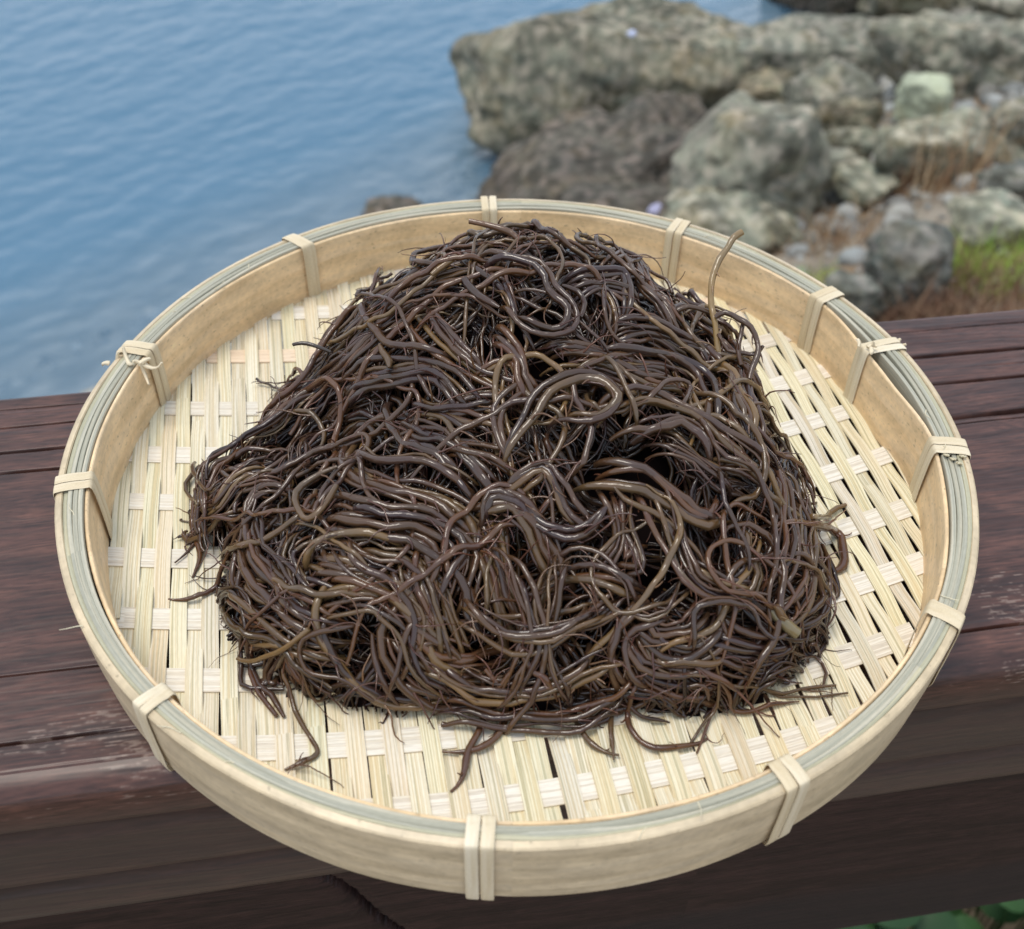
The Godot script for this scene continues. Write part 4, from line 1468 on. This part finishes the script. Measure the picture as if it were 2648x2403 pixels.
	lock(2, 1.8, [62, -9, 91, 71, -15, 90, 78, -16, 87, 81, -13, 83, 78, -7, 82])
	lock(2, 2.0, [62, -14, 94, 71, -18, 91, 81, -23, 89, 91, -23, 88])
	lock(1, 1.1, [91, -23, 87, 93, -23, 82, 91, -23, 76, 85, -18, 81])
	lock(4, 2.6, [8, -21, 84, 10, -25, 90, 13, -27, 94, 19, -27, 97, 24, -23, 96, 30, -20, 95, 36, -17, 96])
	lock(3, 2.2, [17, -10, 86, 20, -14, 90, 24, -17, 93, 30, -20, 95])
	lock(5, 2.0, [13, -16, 86, 15, -21, 89, 20, -21, 92])
	lock(2, 2.6, [67, 21, 40, 73, 17, 41, 77, 13, 43, 80, 10, 44])
	lock(1, 1.6, [60, 22, 44, 61, 19, 52, 64, 15, 59, 67, 12, 66])
	lock(1, 3.0, [73, 2, 78, 77, -3, 79, 82, -8, 79])
	lock(4, 2.0, [53, 10, 71, 59, 8, 73, 64, 6, 74])
	lock(5, 2.2, [68, 11, 55, 67, 10, 62, 68, 7, 68, 65, 5, 73])
	lock(5, 2.2, [59, -2, 85, 66, -5, 86, 74, -9, 84, 80, -11, 81])
	lock(5, 2.2, [59, -6, 89, 66, -10, 89, 73, -13, 87, 79, -14, 84])
	lock(5, 2.8, [-8, 11, 58, -6, 6, 66, -3, 0, 74, 1, -7, 80, 4, -15, 83])
	lock(2, 2.4, [-59, 8, 69, -60, 9, 64, -57, 11, 62, -51, 13, 61, -43, 14, 62, -37, 13, 63])
	lock(5, 3.2, [-51, 11, 63, -44, 12, 63, -38, 12, 66, -32, 12, 66, -27, 10, 68, -21, 8, 72, -18, 5, 77, -17, 1, 82, -14, -3, 86, -13, -7, 88])
	lock(5, 2.8, [-52, 12, 55, -45, 12, 57, -37, 13, 56, -30, 12, 60, -24, 11, 63, -22, 9, 68])
	lock(4, 3.0, [-54, 14, 51, -45, 15, 54, -37, 15, 56, -29, 15, 56, -22, 13, 59, -17, 12, 62, -15, 10, 66, -17, 9, 71, -19, 6, 76])
	lock(4, 3.0, [-57, 8, 70, -51, 8, 72, -43, 8, 75, -36, 7, 78, -32, 5, 81, -28, 2, 85, -25, -1, 88, -20, -5, 90, -13, -8, 89])
	lock(5, 2.4, [-52, 10, 63, -49, 9, 69, -43, 8, 73, -36, 7, 76])
	lock(4, 3.2, [-54, 3, 81, -48, 5, 80, -41, 6, 80, -36, 5, 82, -32, 3, 85, -29, -1, 88, -27, -5, 92, -23, -10, 95, -16, -16, 95, -9, -18, 93])
	lock(2, 3.2, [-33, 1, 84, -36, -1, 87, -36, -5, 91, -33, -10, 94, -29, -14, 96, -24, -18, 97, -17, -22, 96, -9, -23, 95, -4, -22, 92, 0, -18, 87])
	lock(2, 2.6, [-56, 2, 81, -55, -3, 87, -52, -7, 91, -49, -10, 94, -44, -15, 97, -37, -19, 98, -28, -20, 98, -21, -18, 97])
	lock(6, 2.6, [-28, -3, 89, -23, -8, 91, -16, -11, 92, -9, -13, 90, -1, -14, 86])
	lock(6, 2.4, [-26, -11, 95, -18, -16, 95, -10, -17, 92, -1, -17, 87])
	lock(4, 2.0, [-78, 2, 33, -84, -1, 33, -86, -4, 42, -85, -4, 52, -85, -6, 59, -85, -8, 64])
	lock(4, 2.8, [-81, 0, 40, -81, 0, 48, -77, 1, 58, -70, 2, 67, -65, 2, 74, -60, 1, 78])
	lock(4, 2.8, [-85, -3, 49, -81, -2, 61, -74, -1, 70, -66, 0, 77, -60, 0, 81, -56, -1, 84])
	lock(5, 2.6, [-85, -9, 65, -79, -7, 72, -71, -5, 79, -63, -6, 85, -55, -7, 89])
	lock(5, 2.2, [-83, -17, 76, -75, -12, 81, -68, -9, 84, -61, -8, 88, -55, -8, 90])
	lock(1, 1.8, [-59, -1, 85, -63, -5, 87, -68, -10, 87, -75, -17, 85, -82, -20, 83])
	lock(1, 1.8, [-52, 0, 86, -60, -4, 87, -61, -7, 89, -59, -10, 92, -54, -11, 94, -47, -12, 96, -40, -17, 98])
	lock(4, 2.4, [-67, -11, 87, -66, -15, 89, -64, -17, 91])
	lock(4, 2.0, [-71, -15, 86, -73, -20, 87, -73, -24, 90])
	lock(4, 2.0, [-64, -12, 89, -61, -15, 92, -60, -21, 94])
	lock(2, 2.0, [-79, -16, 80, -79, -23, 83, -76, -23, 90, -70, -23, 96])
	lock(1, 1.5, [-83, -18, 77, -82, -23, 84, -80, -23, 90, -74, -23, 91])
	lock(1, 1.5, [-67, -18, 90, -63, -23, 98, -59, -23, 104, -55, -23, 109, -54, -23, 112, -55, -23, 114, -57, -23, 115])
	lock(1, 2.4, [-55, 14, 44, -57, 14, 53, -61, 12, 56, -66, 11, 50, -67, 11, 44, -63, 12, 39, -56, 13, 34])
	lock(6, 1.8, [-83, 0, 25, -90, -3, 26, -98, -7, 26, -101, -10, 28])
	lock(8, 1.6, [-86, -1, 21, -93, -4, 26, -97, -8, 31, -103, -14, 30, -111, -24, 21])
	lock(2, 2.0, [-96, -10, 36, -104, -18, 34, -110, -23, 33])
	lock(1, 1.6, [-112, -22, 0, -115, -22, 8, -112, -22, 14, -105, -13, 27])
	lock(1, 2.0, [-114, -22, -2, -105, -10, 20, -100, -6, 26, -99, -5, 22])
	lock(8, 1.4, [-66, 6, 58, -68, 4, 62, -66, 3, 67, -64, 2, 72, -62, 1, 75])
	lock(4, 1.8, [-66, 8, 48, -63, 9, 52, -61, 10, 47])
	lock(6, 1.8, [-10, 11, 58, -10, 8, 63, -11, 6, 69, -12, 3, 75])
	lock(5, 2.0, [-8, 10, 59, -6, 5, 66, -4, 1, 73, -1, -4, 77, 1, -9, 81])
	lock(6, 2.2, [-56, 8, 65, -49, 8, 68, -40, 8, 70])
	lock(6, 2.4, [-32, 9, 71, -30, 6, 77, -26, 2, 83, -25, -3, 89])
	lock(5, 2.4, [-26, 8, 72, -23, 4, 79, -20, -1, 84, -18, -5, 88])
	lock(4, 2.4, [-22, -8, 92, -10, -13, 97, 2, -14, 98, 13, -12, 96, 26, -6, 91])
	lock(4, 2.2, [-20, -17, 98, -6, -20, 102, 6, -20, 102, 18, -20, 101, 30, -16, 97])
	lock(5, 2.2, [-1, 12, 70, 3, 6, 80, 5, 0, 89, 2, -10, 97, -4, -19, 101])
	lock(4, 2.0, [10, 10, 72, 9, 4, 83, 10, -4, 92, 14, -14, 99])
	lock(5, 2.0, [-10, 4, 84, 0, 1, 88, 10, 2, 88, 20, 4, 84])
	stray(2.2, Color(0.21, 0.145, 0.07), [67, 19, -10, 66, 23, -15, 65, 29, -22, 64, 32, -27, 64, 36, -32, 65, 39, -36, 67, 42, -40, 70, 44, -44, 72, 46, -47, 75, 47, -49])
	stray(2.0, Color(0.075, 0.042, 0.026), [65, 31, -22, 68, 33, -22, 72, 32, -20, 76, 31, -17, 78, 28, -13, 78, 26, -9, 76, 23, -5, 75, 21, -2])
	stray(1.6, Color(0.07, 0.04, 0.025), [74, 30, -20, 73, 27, -16, 72, 25, -12, 73, 22, -8])
	stray(1.8, Color(0.065, 0.037, 0.024), [53, 29, -28, 57, 30, -29, 63, 29, -28, 66, 28, -27])
	stray(1.3, Color(0.07, 0.04, 0.025), [66, 27, -18, 69, 24, -13, 74, 24, -12, 78, 24, -11, 80, 27, -12])
	stray(2.2, Color(0.12, 0.06, 0.03), [0, 45, -43, -4, 47, -46, -10, 48, -48, -15, 48, -50, -18, 48, -51])
	stray(1.2, Color(0.05, 0.032, 0.022), [-90, -25, -44, -93, -24, -45, -96, -22, -46, -99, -22, -47, -101, -21, -48])
	stray(1.2, Color(0.05, 0.032, 0.022), [-65, 14, -21, -71, 16, -22, -75, 16, -23, -78, 16, -22])
	stray(3.2, Color(0.16, 0.13, 0.07), [73, 0, 76, 75, -1, 78, 78, -3, 80, 81, -5, 81])
